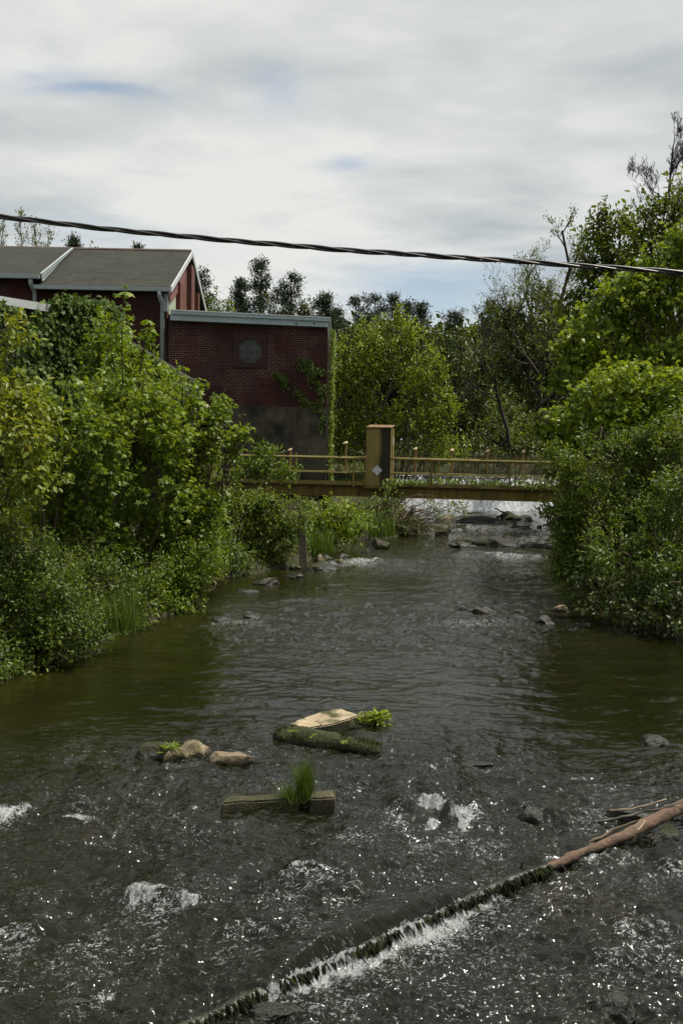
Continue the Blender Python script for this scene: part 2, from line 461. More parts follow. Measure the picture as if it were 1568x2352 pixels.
def axis(segs):
    out = []
    for a, b, n in segs: out += list(np.linspace(a, b, n, endpoint=False))
    out.append(segs[-1][1]); return np.array(out)
gx = axis([(-600, -100, 20), (-100, -30, 40), (-30, -9, 84), (-9, 14, 230), (14, 40, 90), (40, 120, 40), (120, 600, 20)])
gy = axis([(-80, 0, 40), (0, 55, 420), (55, 120, 100), (120, 900, 40)])
GX, GY = np.meshgrid(gx, gy); GZ = ground_z(GX, GY)
def grid_mesh(name, X, Y, Z, attrs=None, smooth=True):
    h, w = X.shape
    i = np.arange(h * w).reshape(h, w)
    T = np.stack([i[:-1, :-1], i[:-1, 1:], i[1:, 1:], i[1:, :-1]], -1).reshape(-1, 4)
    return mesh_np(name, np.stack([X, Y, Z], -1).reshape(-1, 3), T, {k: v.ravel() for k, v in (attrs or {}).items()}, smooth)
m, nt = mat('bank_soil'); n = N(nt); p = n.pos()
c = n.mix(n.ramp(n.noise(p, 0.9, 6), [(0.42, 0.0), (0.6, 1.0)]), (0.035, 0.026, 0.017), (0.03, 0.045, 0.012))
c = n.mix(n.ramp(n.noise(p, 14, 4), [(0.4, 0.0), (0.7, 0.6)]), c, (0.055, 0.045, 0.032))
n.out(n.bsdf(color=c, rough=0.95, spec=0.2, normal=n.bump(n.noise(p, 9, 6), 0.8, 0.06)))
tag(link('ground', grid_mesh('ground', GX, GY, GZ), m), kind='structure')

# ------------------------------------------------------------------ water surface
LOGPX = [(300, 2425), (510, 2330), (640, 2268), (740, 2222), (860, 2170), (985, 2112), (1110, 2052), (1195, 2016), (1258, 1994), (1340, 1957), (1430, 1922), (1500, 1885), (1568, 1852), (1700, 1790)]
LOG = np.array([G(*q)[:2] for q in LOGPX])

def poly_dist(X, Y, pl):
    """signed distance (positive on the far/upstream side) and along-parameter to a polyline"""
    best = np.full(X.shape, 1e9); par = np.zeros(X.shape); sg = np.zeros(X.shape)
    acc = 0.0
    for a, b in zip(pl[:-1], pl[1:]):
        d = b - a; L = np.hypot(*d)
        t = np.clip(((X - a[0]) * d[0] + (Y - a[1]) * d[1]) / (L * L), 0, 1)
        ex = X - a[0] - t * d[0]; ey = Y - a[1] - t * d[1]
        ds = np.hypot(ex, ey); m_ = ds < best
        best = np.where(m_, ds, best); par = np.where(m_, acc + t * L, par)
        sg = np.where(m_, np.sign(d[0] * (Y - a[1]) - d[1] * (X - a[0])), sg)
        acc += L
    ch = pl[-1] - pl[0]; L = np.hypot(*ch); ch = ch / L      # run along the chord, so it never jumps
    return best * sg, (X - pl[0][0]) * ch[0] + (Y - pl[0][1]) * ch[1], L

def gpl(*q): return np.array([G(a, b)[:2] for a, b in q])

# weirs: polyline, drop, upstream reach, foam strength
STEPS = [
    (gpl((870, 1905), (935, 1880), (985, 1858), (1050, 1885), (1170, 1905)), 0.13, 1.3, 1.25),
    (gpl((235, 2085), (330, 2100), (400, 2115), (470, 2150)), 0.09, 0.8, 0.7),
    (gpl((600, 2075), (700, 2060), (800, 2080), (835, 2120)), 0.07, 0.7, 0.62),
    (gpl((735, 2150), (800, 2112), (850, 2105)), 0.05, 0.5, 0.4),
    (gpl((-60, 1880), (0, 1872), (60, 1872), (95, 1880)), 0.06, 0.8, 0.7),
    (gpl((130, 1850), (200, 1856), (280, 1850)), 0.06, 0.7, 0.35),
    (gpl((340, 1880), (400, 1892), (430, 1930)), 0.03, 0.5, 0.35),
    (gpl((1180, 1880), (1290, 1890), (1420, 1880)), 0.07, 0.9, 0.35),
    (gpl((700, 1300), (850, 1290), (1000, 1300)), 0.10, 3.0, 0.75),
    (gpl((1020, 1272), (1130, 1278), (1290, 1285)), 0.12, 4.0, 0.7),
    (gpl((1000, 1215), (1130, 1215), (1260, 1222)), 0.12, 4.0, 0.6),
    (gpl((1000, 1195), (1150, 1193), (1260, 1200)), 0.12, 4.0, 0.6),
    (gpl((450, 1440), (520, 1432), (620, 1425)), 0.03, 1.0, 0.38),
    (gpl((950, 1430), (1100, 1430), (1300, 1425)), 0.05, 1.5, 0.38),
    (gpl((1290, 1435), (1400, 1440), (1500, 1450)), 0.05, 1.0, 0.4),
    (gpl((1060, 1752), (1110, 1748), (1160, 1760)), 0.04, 0.5, 0.2),
    (gpl((1330, 2200), (1410, 2215), (1500, 2200)), 0.04, 0.5, 0.35),
    (gpl((1500, 2000), (1568, 2010), (1640, 2010)), 0.05, 0.5, 0.5),
    (gpl((100, 2290), (250, 2310), (330, 2320)), 0.05, 0.5, 0.4),
    (gpl((-40, 2165), (40, 2150), (95, 2165)), 0.04, 0.4, 0.45),
    (gpl((1290, 1985), (1400, 1975), (1500, 1985)), 0.04, 0.5, 0.42),
    (gpl((430, 1905), (500, 1915), (570, 1935)), 0.03, 0.4, 0.38),
    (gpl((860, 2040), (940, 2030), (1010, 2050)), 0.03, 0.4, 0.36),
    (gpl((1200, 2110), (1290, 2095), (1400, 2125)), 0.04, 0.5, 0.42),
    (gpl((1390, 2150), (1470, 2130), (1600, 2160)), 0.04, 0.5, 0.45),
    (gpl((80, 2235), (170, 2225), (260, 2245)), 0.03, 0.4, 0.38),
    (gpl((480, 2180), (570, 2170), (640, 2195)), 0.03, 0.4, 0.42),
    (gpl((760, 1945), (830, 1935), (890, 1955)), 0.03, 0.4, 0.36),
    (gpl((600, 1385), (720, 1378), (840, 1390)), 0.03, 1.2, 0.30),
    (gpl((560, 2325), (700, 2345), (780, 2352)), 0.04, 0.3, 0.3),
]
# rough water: centre px, radius m (x, y), amount
ROUGH = [(950, 1560, 2.6, 4.0, 0.12), (784, 2150, 5, 3.2, 1.0), (1000, 1900, 3, 1.6, 0.7), (200, 1950, 3, 1.6, 0.6), (760, 1420, 2.6, 3.0, 0.6), (900, 1290, 3, 3, 0.8), (1150, 1225, 5, 7, 0.9), (1150, 1430, 3, 2.5, 0.6), (520, 1730, 1.6, 0.7, 0.3), (1450, 2150, 3, 2, 0.5), (480, 1430, 1.5, 1.5, 0.4), (100, 1890, 1.2, 0.8, 0.5)]
ly = 1.0 / np.linspace(1 / 3.2, 1 / (DAM_Y + 0.4), 1150)
lx = np.linspace(-0.62, 0.62, 900)
WY = np.repeat(ly[:, None], len(lx), 1); WX = WY * lx[None, :] + 0.0
WY = WY.copy(); WX = WX + np.clip(WY - 20, 0, 99) * 0.08
q1 = fbm(WX * 0.9, WY * 0.9, None, 3, 21) - 0.5; q2 = fbm(WX * 0.9, WY * 0.9, None, 3, 22) - 0.5
ux = WX + 0.5 * q1; uy = WY + 0.5 * q2
rough = np.full(WX.shape, 0.10)
for px, py, a, b, k in ROUGH:
    c0 = G(px, py); rough += k * np.exp(-((WX - c0[0]) / a) ** 2 - ((WY - c0[1]) / b) ** 2)
rough = np.clip(rough, 0, 1.1)
W = np.zeros(WX.shape); FOAM = np.zeros(WX.shape); FROTH = np.zeros(WX.shape)
for i, (pl, drop, up, fs) in enumerate(STEPS):
    y0, y1 = pl[:, 1].min() - 3, pl[:, 1].max() + 3 + up * 4
    rws = np.where((ly > y0) & (ly < y1))[0]; sl = slice(rws[0], rws[-1] + 1)
    wx, wy, q1s = WX[sl], WY[sl], q1[sl]
    wob = 0.16 * (fbm(wx * 2.2, wy * 2.2, None, 3, 40 + i) - 0.5)
    d, s, L = poly_dist(wx, wy, pl); d = d + wob * min(1.5, 1 + up * 0.3)
    ends = sstep(0, 0.25 * L, s) * sstep(0, 0.25 * L, L - s); ends = np.where(np.abs(d) > 6, 0, ends)
    w = 0.05 + up * 0.04
    W[sl] += drop * ends * sstep(-w, w, d) * np.exp(-np.clip(d, 0, 99) / up)
    dn = np.clip(-d, 0, 99)
    st = fbm(wx * 7 + q1s * 3, wy * 5, None, 4, 70 + i)
    fk = min(1.0, 9.0 / pl[:, 1].mean())
    strk = np.clip(3.0 * fbm(wx * 9 * fk + q1s * 4, wy * 3.0 * fk, None, 4, 170 + i) - 1.08, 0.0, 1.1)
    fall = (0.5 * np.exp(-dn / (0.05 + up * 0.03)) + strk * (0.62 * np.exp(-dn / (0.22 + up * 0.15)) + 0.45 * np.exp(-dn / (0.9 + up * 0.4)))) * (d < w * 0.6) * ends
    FOAM[sl] = np.maximum(FOAM[sl], fs * fall * np.clip(2.6 * st - 0.42, 0.05, 1.5))
    FROTH[sl] = np.maximum(FROTH[sl], min(1.0, fs * 1.25) * np.exp(-dn / (0.35 + up * 0.35)) * (d < w) * np.sqrt(ends) * np.clip(3.2 * fbm(wx * 4.5 * fk + q1s * 2, wy * 2.0 * fk, None, 4, 210 + i) - 0.95, 0, 1))
    rough[sl] = np.maximum(rough[sl], np.clip(fs * 1.2 * np.exp(-dn / (0.8 + up * 0.3)) * (d < w) * ends, 0, 1.1))
# log weir
d, s, L = poly_dist(WX, WY, LOG)
ld_ = LOG[-1] - LOG[0]; L = np.hypot(*ld_); ld_ = ld_ / L; s = (WX - LOG[0][0]) * ld_[0] + (WY - LOG[0][1]) * ld_[1]
dw = d + 0.05 * (fbm(WX * 4, WY * 4, None, 3, 99) - 0.5)
sx_ = sstep(0.3, 1.2, s); exposed = G(1258, 1994)[:2]; sE = float(np.dot(exposed - LOG[0], ld_))
drop = 0.17 * sstep(0, 1.2, L - s) * sx_ * (1 - 0.85 * sstep(sE - 1.6, sE + 0.2, s))
W += drop * sstep(-0.13, 0.015, dw) * np.exp(-np.clip(dw, 0, 99) / 2.2)
dn = np.clip(-d - 0.09, 0, 99)
FOAM = np.maximum(FOAM, (drop / 0.17) * (d < -0.06) * (1.1 * np.exp(-dn / 0.10) + 0.55 * np.exp(-dn / 0.35)) * (0.4 + 1.1 * fbm(WX * 9, WY * 9, None, 4, 98)))
FROTH = np.maximum(FROTH, (drop / 0.17) * (d < -0.05) * np.exp(-dn / 0.4) * np.clip(2.2 * fbm(WX * 2.4, WY * 2.4, None, 3, 230) - 0.4, 0, 1))
rough = np.maximum(rough, 1.0 * (drop / 0.17) * np.exp(-dn / 0.7) * (d < 0))
lipcalm = np.exp(-((d - 0.05) / 0.16) ** 2) * (drop / 0.17)
rough = rough * (1 - 0.5 * lipcalm)
# waves: long, mid and short, riding on warped coordinates
near = np.clip(1.0 - (WY - 14) / 30, 0.25, 1)
w1 = (fbm(ux * 1.1, uy * 1.9, None, 3, 31) - 0.5) * 0.05
w2 = 1 - np.abs(2 * fbm(ux * 3.2, uy * 6.0, None, 3, 32) - 1); w2 = (w2 - 0.75) * 0.058
w3 = 1 - np.abs(2 * fbm(ux * 8 + q2 * 4, uy * 14 + q1 * 4, None, 2, 33) - 1); w3 = (w3 - 0.75) * 0.022
w4 = 1 - np.abs(2 * fbm(ux * 17 + q1 * 6, uy * 24 + q2 * 6, None, 2, 39) - 1); w4 = (w4 - 0.75) * 0.0085 * (1 - sstep(9, 22, WY))
calm = (fbm(ux * 2.2, uy * 6.5, None, 3, 34) - 0.5) * 0.014 + (fbm(ux * 6, uy * 16, None, 2, 35) - 0.5) * 0.0035
swell = (fbm(ux * 1.25, uy * 3.3, None, 3, 37) - 0.5) * 0.045 * (1 - 0.6 * rough)
W += swell + w1 * (0.25 + 0.75 * rough) + (w2 + w3 + w4) * rough + calm * (1.0 - 0.4 * rough)
W += 0.016 * np.clip(FOAM, 0, 1) * (fbm(WX * 11, WY * 11, None, 3, 51) - 0.3)
# small loose whitecaps in rough reaches
cap = sstep(0.66, 0.80, fbm(ux * 5, uy * 9, None, 4, 61)) * sstep(0.45, 0.9, rough) * 0.55
FOAM = np.maximum(FOAM, cap)
cap2 = sstep(0.0085, 0.018, w2 + w3 * 0.6) * sstep(0.35, 0.9, rough) * (0.25 + 0.65 * fbm(ux * 3, uy * 5, None, 3, 64))
FOAM = np.maximum(FOAM, cap2)
c0 = G(165, 1893)
FOAM = np.maximum(FOAM, 1.0 * sstep(0.48, 0.6, fbm(WX * 4, WY * 8, None, 3, 62)) * np.exp(-((WX - c0[0]) / 0.35) ** 2 - ((WY - c0[1]) / 0.10) ** 2))
SHAL = np.clip(np.exp(-np.clip(WX - np.interp(WY, LY, LX), 0, 99) / 2.6) + 0.75 * np.exp(-np.clip(np.interp(WY, RY, RX) - WX, 0, 99) / 2.2), 0, 1)
db = np.clip(DAM_Y - WY, 0, 99)
FOAM = np.maximum(FOAM, np.exp(-db / 0.9) * 1.3 + 0.5 * np.exp(-db / 4.0) * sstep(0.5, 0.7, fbm(ux * 1.3, uy * 2.2, None, 4, 63)))

m, nt = mat('river_water'); n = N(nt); p = n.pos()
foam = n('ShaderNodeAttribute', attribute_name='foam').outputs['Fac']
f1 = n.noise(n.mapping(p, (40, 16, 18)), 1.0, 6, 0.72, 0.6)
f2 = n.noise(p, 75, 4, 0.7)
ff = n.math('ADD', n.math('MULTIPLY', f1, 0.55), n.math('MULTIPLY', f2, 0.45))
fm = n.math('MULTIPLY', n.math('SUBTRACT', n.math('ADD', n.math('MULTIPLY', n.math('SUBTRACT', ff, 0.5), 2.4), n.math('MULTIPLY', n.math('MINIMUM', foam, 1.0), 0.95)), 0.68), 1.35, True)
bedn = n.noise(n.mapping(p, (0.9, 0.5, 1)), 1.0, 5)
bed = n.ramp(bedn, [(0.3, (0.0022, 0.0027, 0.0010)), (0.55, (0.0042, 0.0044, 0.0014)), (0.75, (0.010, 0.0076, 0.003))])
shal = n('ShaderNodeAttribute', attribute_name='shallow').outputs['Fac']
shn = n.math('MULTIPLY', shal, n.ramp(n.noise(n.mapping(p, (1.1, 0.7, 1)), 1.0, 4), [(0.3, 0.45), (0.6, 1.0)]))
bed = n.mix(shn, bed, (0.0135, 0.0138, 0.0026))
rgh = n('ShaderNodeAttribute', attribute_name='rough').outputs['Fac']
def ridged(sc, dist, det=2):
    f_ = n.noise(n.mapping(p, sc), 1.0, det, 0.55, dist)
    return n.math('SUBTRACT', 1.0, n.math('ABSOLUTE', n.math('SUBTRACT', n.math('MULTIPLY', f_, 4.0), 2.0)))
r1 = ridged((5.5, 10, 1), 1.3); r2 = ridged((13, 20, 1), 1.0)
rip = n.noise(n.mapping(p, (9, 26, 1)), 1.0, 3, 0.6, 0.6)
rip2 = n.noise(n.mapping(p, (45, 80, 1)), 1.0, 2, 0.5, 0.4)
hr_ = n.math('ADD', n.math('MULTIPLY', r1, 0.0068), n.math('MULTIPLY', r2, 0.0030))
h = n.math('ADD', n.math('MULTIPLY', hr_, n.math('ADD', rgh, 0.03)), n.math('ADD', n.math('MULTIPLY', rip, 0.0013), n.math('MULTIPLY', rip2, 0.0004)))
bn = n('ShaderNodeBump', {'Height': h, 'Strength': 0.9, 'Distance': 1.0}).outputs[0]
clump = n.ramp(n.noise(n.mapping(p, (1.6, 2.2, 1)), 1.0, 4, 0.6, 0.8), [(0.48, 0.0), (0.68, 1.0)])
spk = n.math('ADD', n.math('MULTIPLY', n.noise(n.mapping(p, (30, 42, 1)), 1.0, 3, 0.7, 1.2), 0.8), n.math('MULTIPLY', r1, 0.12))  # white specks painted for sun glints, and for froth below the steps
frth = n('ShaderNodeAttribute', attribute_name='froth').outputs['Fac']
spk = n.math('ADD', spk, n.math('MULTIPLY', frth, 0.12))
clump = n.math('MAXIMUM', clump, frth)
spk = n.ramp(spk, [(0.582, 0.0), (0.64, 1.0)])
spk = n.math('MULTIPLY', n.math('MULTIPLY', spk, clump), n.math('MULTIPLY', n.math('SUBTRACT', rgh, 0.22), 1.4, True))
fm = n.math('MULTIPLY', n.math('MAXIMUM', fm, n.math('MULTIPLY', spk, 0.7)), 0.85)
wat = n.bsdf(color=bed, rough=0.045, ior=1.333, normal=bn, spec=0.5)
fo = n.bsdf(color=(0.55, 0.57, 0.57), rough=0.35, normal=n.bump(ff, 0.6, 0.03), spec=0.4)
n.out(n('ShaderNodeMixShader', {0: fm, 1: wat, 2: fo}).outputs[0])
MT['water'] = m
tag(link('river_water', grid_mesh('river_water', WX, WY, W, {'foam': FOAM, 'rough': rough, 'shallow': SHAL, 'froth': FROTH}), m), kind='structure')
# pond above the dam
px_ = axis([(-20, 60, 200)]); py_ = axis([(DAM_Y + 0.75, DAM_Y + 60, 180)])
X3, Y3 = np.meshgrid(px_, py_); Z3 = CREST + 0.0 * X3 + (fbm(X3 * 2, Y3 * 3.5, None, 3, 36) - 0.5) * 0.014
tag(link('pond_water', grid_mesh('pond_water', X3, Y3, Z3, {'foam': 0 * X3, 'rough': 0.1 + 0 * X3, 'shallow': 0 * X3, 'froth': 0 * X3}), m), kind='structure')

# ------------------------------------------------------------------ dam: sloping spillway with a sheet of white water
dx = np.linspace(-4, 15, 520); dt = np.linspace(0, 1, 60)
DX, DT = np.meshgrid(dx, dt)
prof_y = DAM_Y + 0.8 - 1.0 * DT ** 1.15; prof_z = CREST + 0.02 - (CREST + 0.06) * np.clip(DT, 0, 1) ** 1.5
st = fbm(DX * 3.5 + 0.5 * DT * 2, DT * 2.5, None, 5, 81); st2 = fbm(DX * 9, DT * 4.5 + DX * 0.8, None, 3, 82)
DYs = prof_y - 0.10 * (st - 0.5) - 0.05 * (st2 - 0.5)
foam = np.clip(-0.05 + 0.95 * DT ** 0.9 + 0.9 * (st - 0.5) + 0.7 * (st2 - 0.5), 0, 1.3)
e = empty('spillway_dam', (6, DAM_Y + 0.8, 0), 'low weir across the river with white water sliding down its sloping face', 'dam')
sm, nt = mat('falling_water'); n = N(nt); p = n.pos()
foam_a = n('ShaderNodeAttribute', attribute_name='foam').outputs['Fac']
tx = n.noise(n.mapping(p, (14, 3, 5), rot=(0, 0.35, 0)), 1.0, 5, 0.65)
fm = n.math('MULTIPLY', n.math('SUBTRACT', n.math('ADD', tx, n.math('MULTIPLY', foam_a, 0.55)), 0.62), 4.0, True)
wt = n.bsdf(color=(0.05, 0.052, 0.048), rough=0.15, ior=1.333, normal=n.bump(tx, 0.7, 0.06))
fo = n.bsdf(color=(0.50, 0.52, 0.53), rough=0.6, normal=n.bump(tx, 0.8, 0.08))
n.out(n('ShaderNodeMixShader', {0: fm, 1: wt, 2: fo}).outputs[0])
link('water_sheet', grid_mesh('water_sheet', DX, DYs, prof_z, {'foam': foam}), sm, e)
MT['old_concrete'] = plain_mat('old_concrete', (0.10, 0.095, 0.08), 0.9, 0.4, 2.0, 0.3, 0.6, 18, streak=0.5)
cm = MB()
cm.prism([(-4, DAM_Y + 0.95, -0.6), (-4, DAM_Y - 0.05, -0.6), (-4, DAM_Y + 0.6, CREST - 0.12), (-4, DAM_Y + 0.95, CREST - 0.12)], (19, 0, 0))
cm.build('concrete_sill', MT['old_concrete'], e)

# ------------------------------------------------------------------ sky
w = bpy.data.worlds.new('World'); SC.world = w; w.use_nodes = True
nt = w.node_tree; nt.nodes.clear(); n = N(nt)
SUN_EL, SUN_AZ = math.radians(67), math.radians(78)     # azimuth measured from +Y (view direction) towards +X
sky = n('ShaderNodeTexSky', sky_type='NISHITA', sun_disc=False, sun_elevation=SUN_EL, sun_rotation=SUN_AZ, altitude=100, dust_density=1.5)
gen = n('ShaderNodeTexCoord').outputs['Generated']
sep = n('ShaderNodeSeparateXYZ', {0: gen})
zz = n.math('ADD', n.math('MAXIMUM', sep.outputs[2], 0.0), 0.10)
vec = n('ShaderNodeCombineXYZ', {0: n.math('DIVIDE', sep.outputs[0], zz), 1: n.math('DIVIDE', sep.outputs[1], zz), 2: 0.0}).outputs[0]
band = n.noise(n.mapping(vec, (1.15, 1.45, 1), (3.1, 1.7, 0), (0, 0, 0.5)), 1.1, 7, 0.52, 0.35)
soft = n.noise(n.mapping(vec, (0.8, 1.2, 1), (7.7, 4.2, 0), (0, 0, 0.3)), 0.55, 3, 0.5, 0.2)
fine = n.noise(n.mapping(vec, (2.6, 3.4, 1), (1.3, 9.1, 0), (0, 0, 0.5)), 1.2, 6, 0.55, 0.3)
big = n.math('ADD', n.math('ADD', n.math('MULTIPLY', band, 0.42), n.math('MULTIPLY', soft, 0.38)), n.math('MULTIPLY', fine, 0.20))
cloud = n.ramp(big, [(0.38, (3.5, 3.8, 3.9)), (0.47, (4.9, 5.1, 5.0)), (0.57, (6.6, 6.6, 6.25))])
hole = None
for (px, py, sx, sz, amt) in [(215, 218, 0.062, 0.007, 0.6), (800, 385, 0.020, 0.009, 0.42), (640, 225, 0.03, 0.02, 0.25), (1010, 668, 0.09, 0.026, 0.75), (1050, 720, 0.09, 0.018, 0.45), (120, 190, 0.05, 0.012, 0.3), (250, 560, 0.10, 0.02, 0.2)]:
    dv = unit(ray(px, py))
    az = n.math('SUBTRACT', n.math('ARCTAN2', sep.outputs[0], sep.outputs[1]), math.atan2(dv[0], dv[1]))
    el = n.math('SUBTRACT', n.math('ADD', sep.outputs[2], n.math('MULTIPLY', n.math('SUBTRACT', band, 0.5), 0.10)), dv[2])
    g = n.math('ADD', n.math('POWER', n.math('DIVIDE', az, sx), 2.0), n.math('POWER', n.math('DIVIDE', el, sz), 2.0))
    g = n.math('MULTIPLY', n.math('POWER', 2.718, n.math('MULTIPLY', g, -1.0)), amt)
    hole = g if hole is None else n.math('MAXIMUM', hole, g)
# thin cloud is much brighter close to the sun and a little brighter overhead (both above the frame)
sdot = n('ShaderNodeVectorMath', {0: gen, 1: (math.sin(SUN_AZ) * math.cos(SUN_EL), math.cos(SUN_AZ) * math.cos(SUN_EL), math.sin(SUN_EL))}, operation='DOT_PRODUCT').outputs['Value']
halo = n.math('POWER', n.math('MAXIMUM', sdot, 0.0), 14.0)
up_ = n('ShaderNodeMapRange', {'Value': sep.outputs[2], 'From Min': 0.42, 'From Max': 0.9, 'To Min': 0.0, 'To Max': 0.35}); up_.clamp = True
gain = n.math('ADD', n.math('ADD', 1.0, n.math('MULTIPLY', halo, 2.6)), up_.outputs[0])
cloud = n.mix(1.0, cloud, n('ShaderNodeCombineXYZ', {0: gain, 1: gain, 2: gain}).outputs[0], 'MULTIPLY')
cov = n.math('SUBTRACT', 0.93, hole)
col = n.mix(cov, sky.outputs[0], cloud)
bg = n('ShaderNodeBackground', {'Color': col, 'Strength': 0.1})
o = n('ShaderNodeOutputWorld'); nt.links.new(bg.outputs[0], o.inputs[0])

sd = bpy.data.lights.new('sun', 'SUN'); sd.energy = 4.7; sd.angle = math.radians(0.55); sd.color = (1.0, 0.94, 0.84)
so = bpy.data.objects.new('sun', sd); COL.objects.link(so)
sv = Vector((math.sin(SUN_AZ) * math.cos(SUN_EL), math.cos(SUN_AZ) * math.cos(SUN_EL), math.sin(SUN_EL)))
so.rotation_euler = sv.to_track_quat('Z', 'Y').to_euler(); so.location = (20, 10, 40)

vs = SC.view_settings; vs.view_transform = 'Standard'; vs.look = 'None'; vs.exposure = 0.35; vs.gamma = 1.0
SC.cycles.max_bounces = 6; SC.cycles.diffuse_bounces = 3; SC.cycles.glossy_bounces = 3; SC.cycles.transmission_bounces = 4
SC.cycles.caustics_reflective = False; SC.cycles.caustics_refractive = False
SC.cycles.sample_clamp_indirect = 4.0
SC.cycles.use_denoising = True; SC.cycles.denoiser = 'OPENIMAGEDENOISE'; SC.cycles.denoising_input_passes = 'RGB_ALBEDO_NORMAL'

# ------------------------------------------------------------------ brick building
def brick_mat(name, c1, c2, mort, stain=0.5, rh=0.083, bw=0.25):
    m, nt = mat(name); n = N(nt); p = n.pos()
    sp = n('ShaderNodeSeparateXYZ', {0: p})
    v = n('ShaderNodeCombineXYZ', {0: n.math('ADD', sp.outputs[0], sp.outputs[1]), 1: sp.outputs[2], 2: 0.0}).outputs[0]
    br = n('ShaderNodeTexBrick', {'Vector': v, 'Color1': (*c1, 1), 'Color2': (*c2, 1), 'Mortar': (*mort, 1), 'Scale': 1.0, 'Mortar Size': 0.008, 'Mortar Smooth': 0.3, 'Bias': 0.0, 'Brick Width': bw, 'Row Height': rh})
    br.offset = 0.5
    # mortar is whiter here and there where it was repointed
    patch = n.ramp(n.noise(p, 0.55, 5, 0.6), [(0.46, 0.0), (0.62, 1.0)])
    c = n.mix(n.math('MULTIPLY', n.math('MULTIPLY', br.outputs['Fac'], patch), 0.6), br.outputs['Color'], (0.30, 0.24, 0.21))
    c = n.mix(n.ramp(n.noise(n.mapping(p, (1.2, 1.2, 0.45)), 0.8, 5), [(0.42, 0.0), (0.68, stain)]), c, (0.022, 0.014, 0.012))
    b = n.math('ADD', n.math('MULTIPLY', br.outputs['Fac'], -1.0), n.noise(p, 30, 3))
    n.out(n.bsdf(color=c, rough=0.9, spec=0.2, normal=n.bump(b, 0.5, 0.01))); return m
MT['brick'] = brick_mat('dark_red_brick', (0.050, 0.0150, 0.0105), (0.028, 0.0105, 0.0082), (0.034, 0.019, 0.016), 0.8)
MT['brick_gable'] = brick_mat('lighter_gable_brick', (0.105, 0.032, 0.021), (0.075, 0.023, 0.016), (0.18, 0.11, 0.08), 0.3)  # gable bricks are lighter in their own colour than the front
m, nt = mat('asphalt_shingles'); n = N(nt); p = n.pos()
sp = n('ShaderNodeSeparateXYZ', {0: p}); v = n('ShaderNodeCombineXYZ', {0: sp.outputs[0], 1: n.math('MULTIPLY', sp.outputs[1], 1.25), 2: 0.0}).outputs[0]
br = n('ShaderNodeTexBrick', {'Vector': v, 'Color1': (0.046, 0.046, 0.039, 1), 'Color2': (0.028, 0.028, 0.024, 1), 'Mortar': (0.018, 0.018, 0.016, 1), 'Scale': 1.0, 'Mortar Size': 0.02, 'Mortar Smooth': 0.5, 'Brick Width': 0.33, 'Row Height': 0.19})
c = n.mix(n.ramp(n.noise(p, 0.7, 5), [(0.4, 0.0), (0.7, 0.6)]), br.outputs['Color'], (0.045, 0.047, 0.032))
c = n.mix(n.ramp(n.noise(p, 9, 3), [(0.45, 0.0), (0.7, 0.5)]), c, (0.03, 0.03, 0.026))
n.out(n.bsdf(color=c, rough=0.95, spec=0.15, normal=n.bump(n.math('ADD', n.math('MULTIPLY', br.outputs['Fac'], -1.0), n.noise(p, 22, 3)), 0.6, 0.02)))
MT['shingle'] = m
MT['trim'] = plain_mat('pale_grey_paint', (0.24, 0.28, 0.285), 0.5, 0.10, 2.0, 0.4, streak=0.12)
MT['trim_white'] = plain_mat('white_trim_paint', (0.40, 0.42, 0.41), 0.5, 0.08, 2.0, 0.4)
MT['fascia'] = plain_mat('pale_blue_fascia_paint', (0.27, 0.345, 0.355), 0.55, 0.10, 1.2, 0.4, streak=0.15)
MT['flash'] = plain_mat('metal_flashing', (0.5, 0.52, 0.52), 0.35, 0.2, 2.0, 0.6, metal=0.5)
MT['pink'] = plain_mat('faded_pink_board', (0.15, 0.062, 0.055), 0.8, 0.12, 3.0, 0.3)
MT['greenish'] = plain_mat('bare_greenish_plaster', (0.27, 0.30, 0.21), 0.9, 0.2, 6.0, 0.2)
MT['base_conc'] = plain_mat('stained_concrete', (0.05, 0.044, 0.032), 0.95, 0.75, 1.5, 0.25, 0.4, 12, streak=0.75)
MT['plate'] = plain_mat('brown_steel_plate', (0.026, 0.011, 0.010), 0.75, 0.15, 3, 0.3)
MT['disc'] = plain_mat('weathered_grey_panel', (0.05, 0.054, 0.052), 0.85, 0.5, 5, 0.3, streak=0.5)

YF = 39.0
be = empty('brick_building', P(560, 1130, 42), 'dark red brick mill building with grey gable roof and flat roofed wing', 'building')
eR = P(392, 659, 38.6); xg = eR[0]; zE = eR[2]
lo_, hi_ = 39.0, 60.0
for _ in range(50):
    mid_ = (lo_ + hi_) / 2
    if P(441, 577, mid_)[0] > xg: lo_ = mid_
    else: hi_ = mid_
yR = lo_
zR = P(441, 577, yR)[2]; yB = 2 * yR - 38.6; xL = -24.0
slope = (zR - zE) / (yR - 38.6)
xw = xg - 0.22                                     # gable wall plane
xs = P(86, 656, 38.6)[0]                           # where the lower eave starts
eL = P(92, 630, 38.6); zEL = eL[2]; xEL = eL[0]
# walls
zt = zE - 0.05
MB().prism([(xL, YF, 0.6), (xw, YF, 0.6), (xw, yB - 0.4, 0.6), (xL, yB - 0.4, 0.6)], (0, 0, zt - 0.6)).build('wall', MT['brick'], be)
gz = lambda y: zE + slope * (min(y, 2 * yR - y) - 38.6) - 0.16
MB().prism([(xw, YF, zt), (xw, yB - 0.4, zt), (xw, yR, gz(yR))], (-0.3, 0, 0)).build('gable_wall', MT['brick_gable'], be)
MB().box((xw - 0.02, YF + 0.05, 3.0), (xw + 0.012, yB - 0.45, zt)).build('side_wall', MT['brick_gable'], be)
MB().box((xL, YF + 0.004, zt), (xEL - 0.25, YF + 0.30, zEL - 0.02)).build('upper_wall', MT['brick'], be)
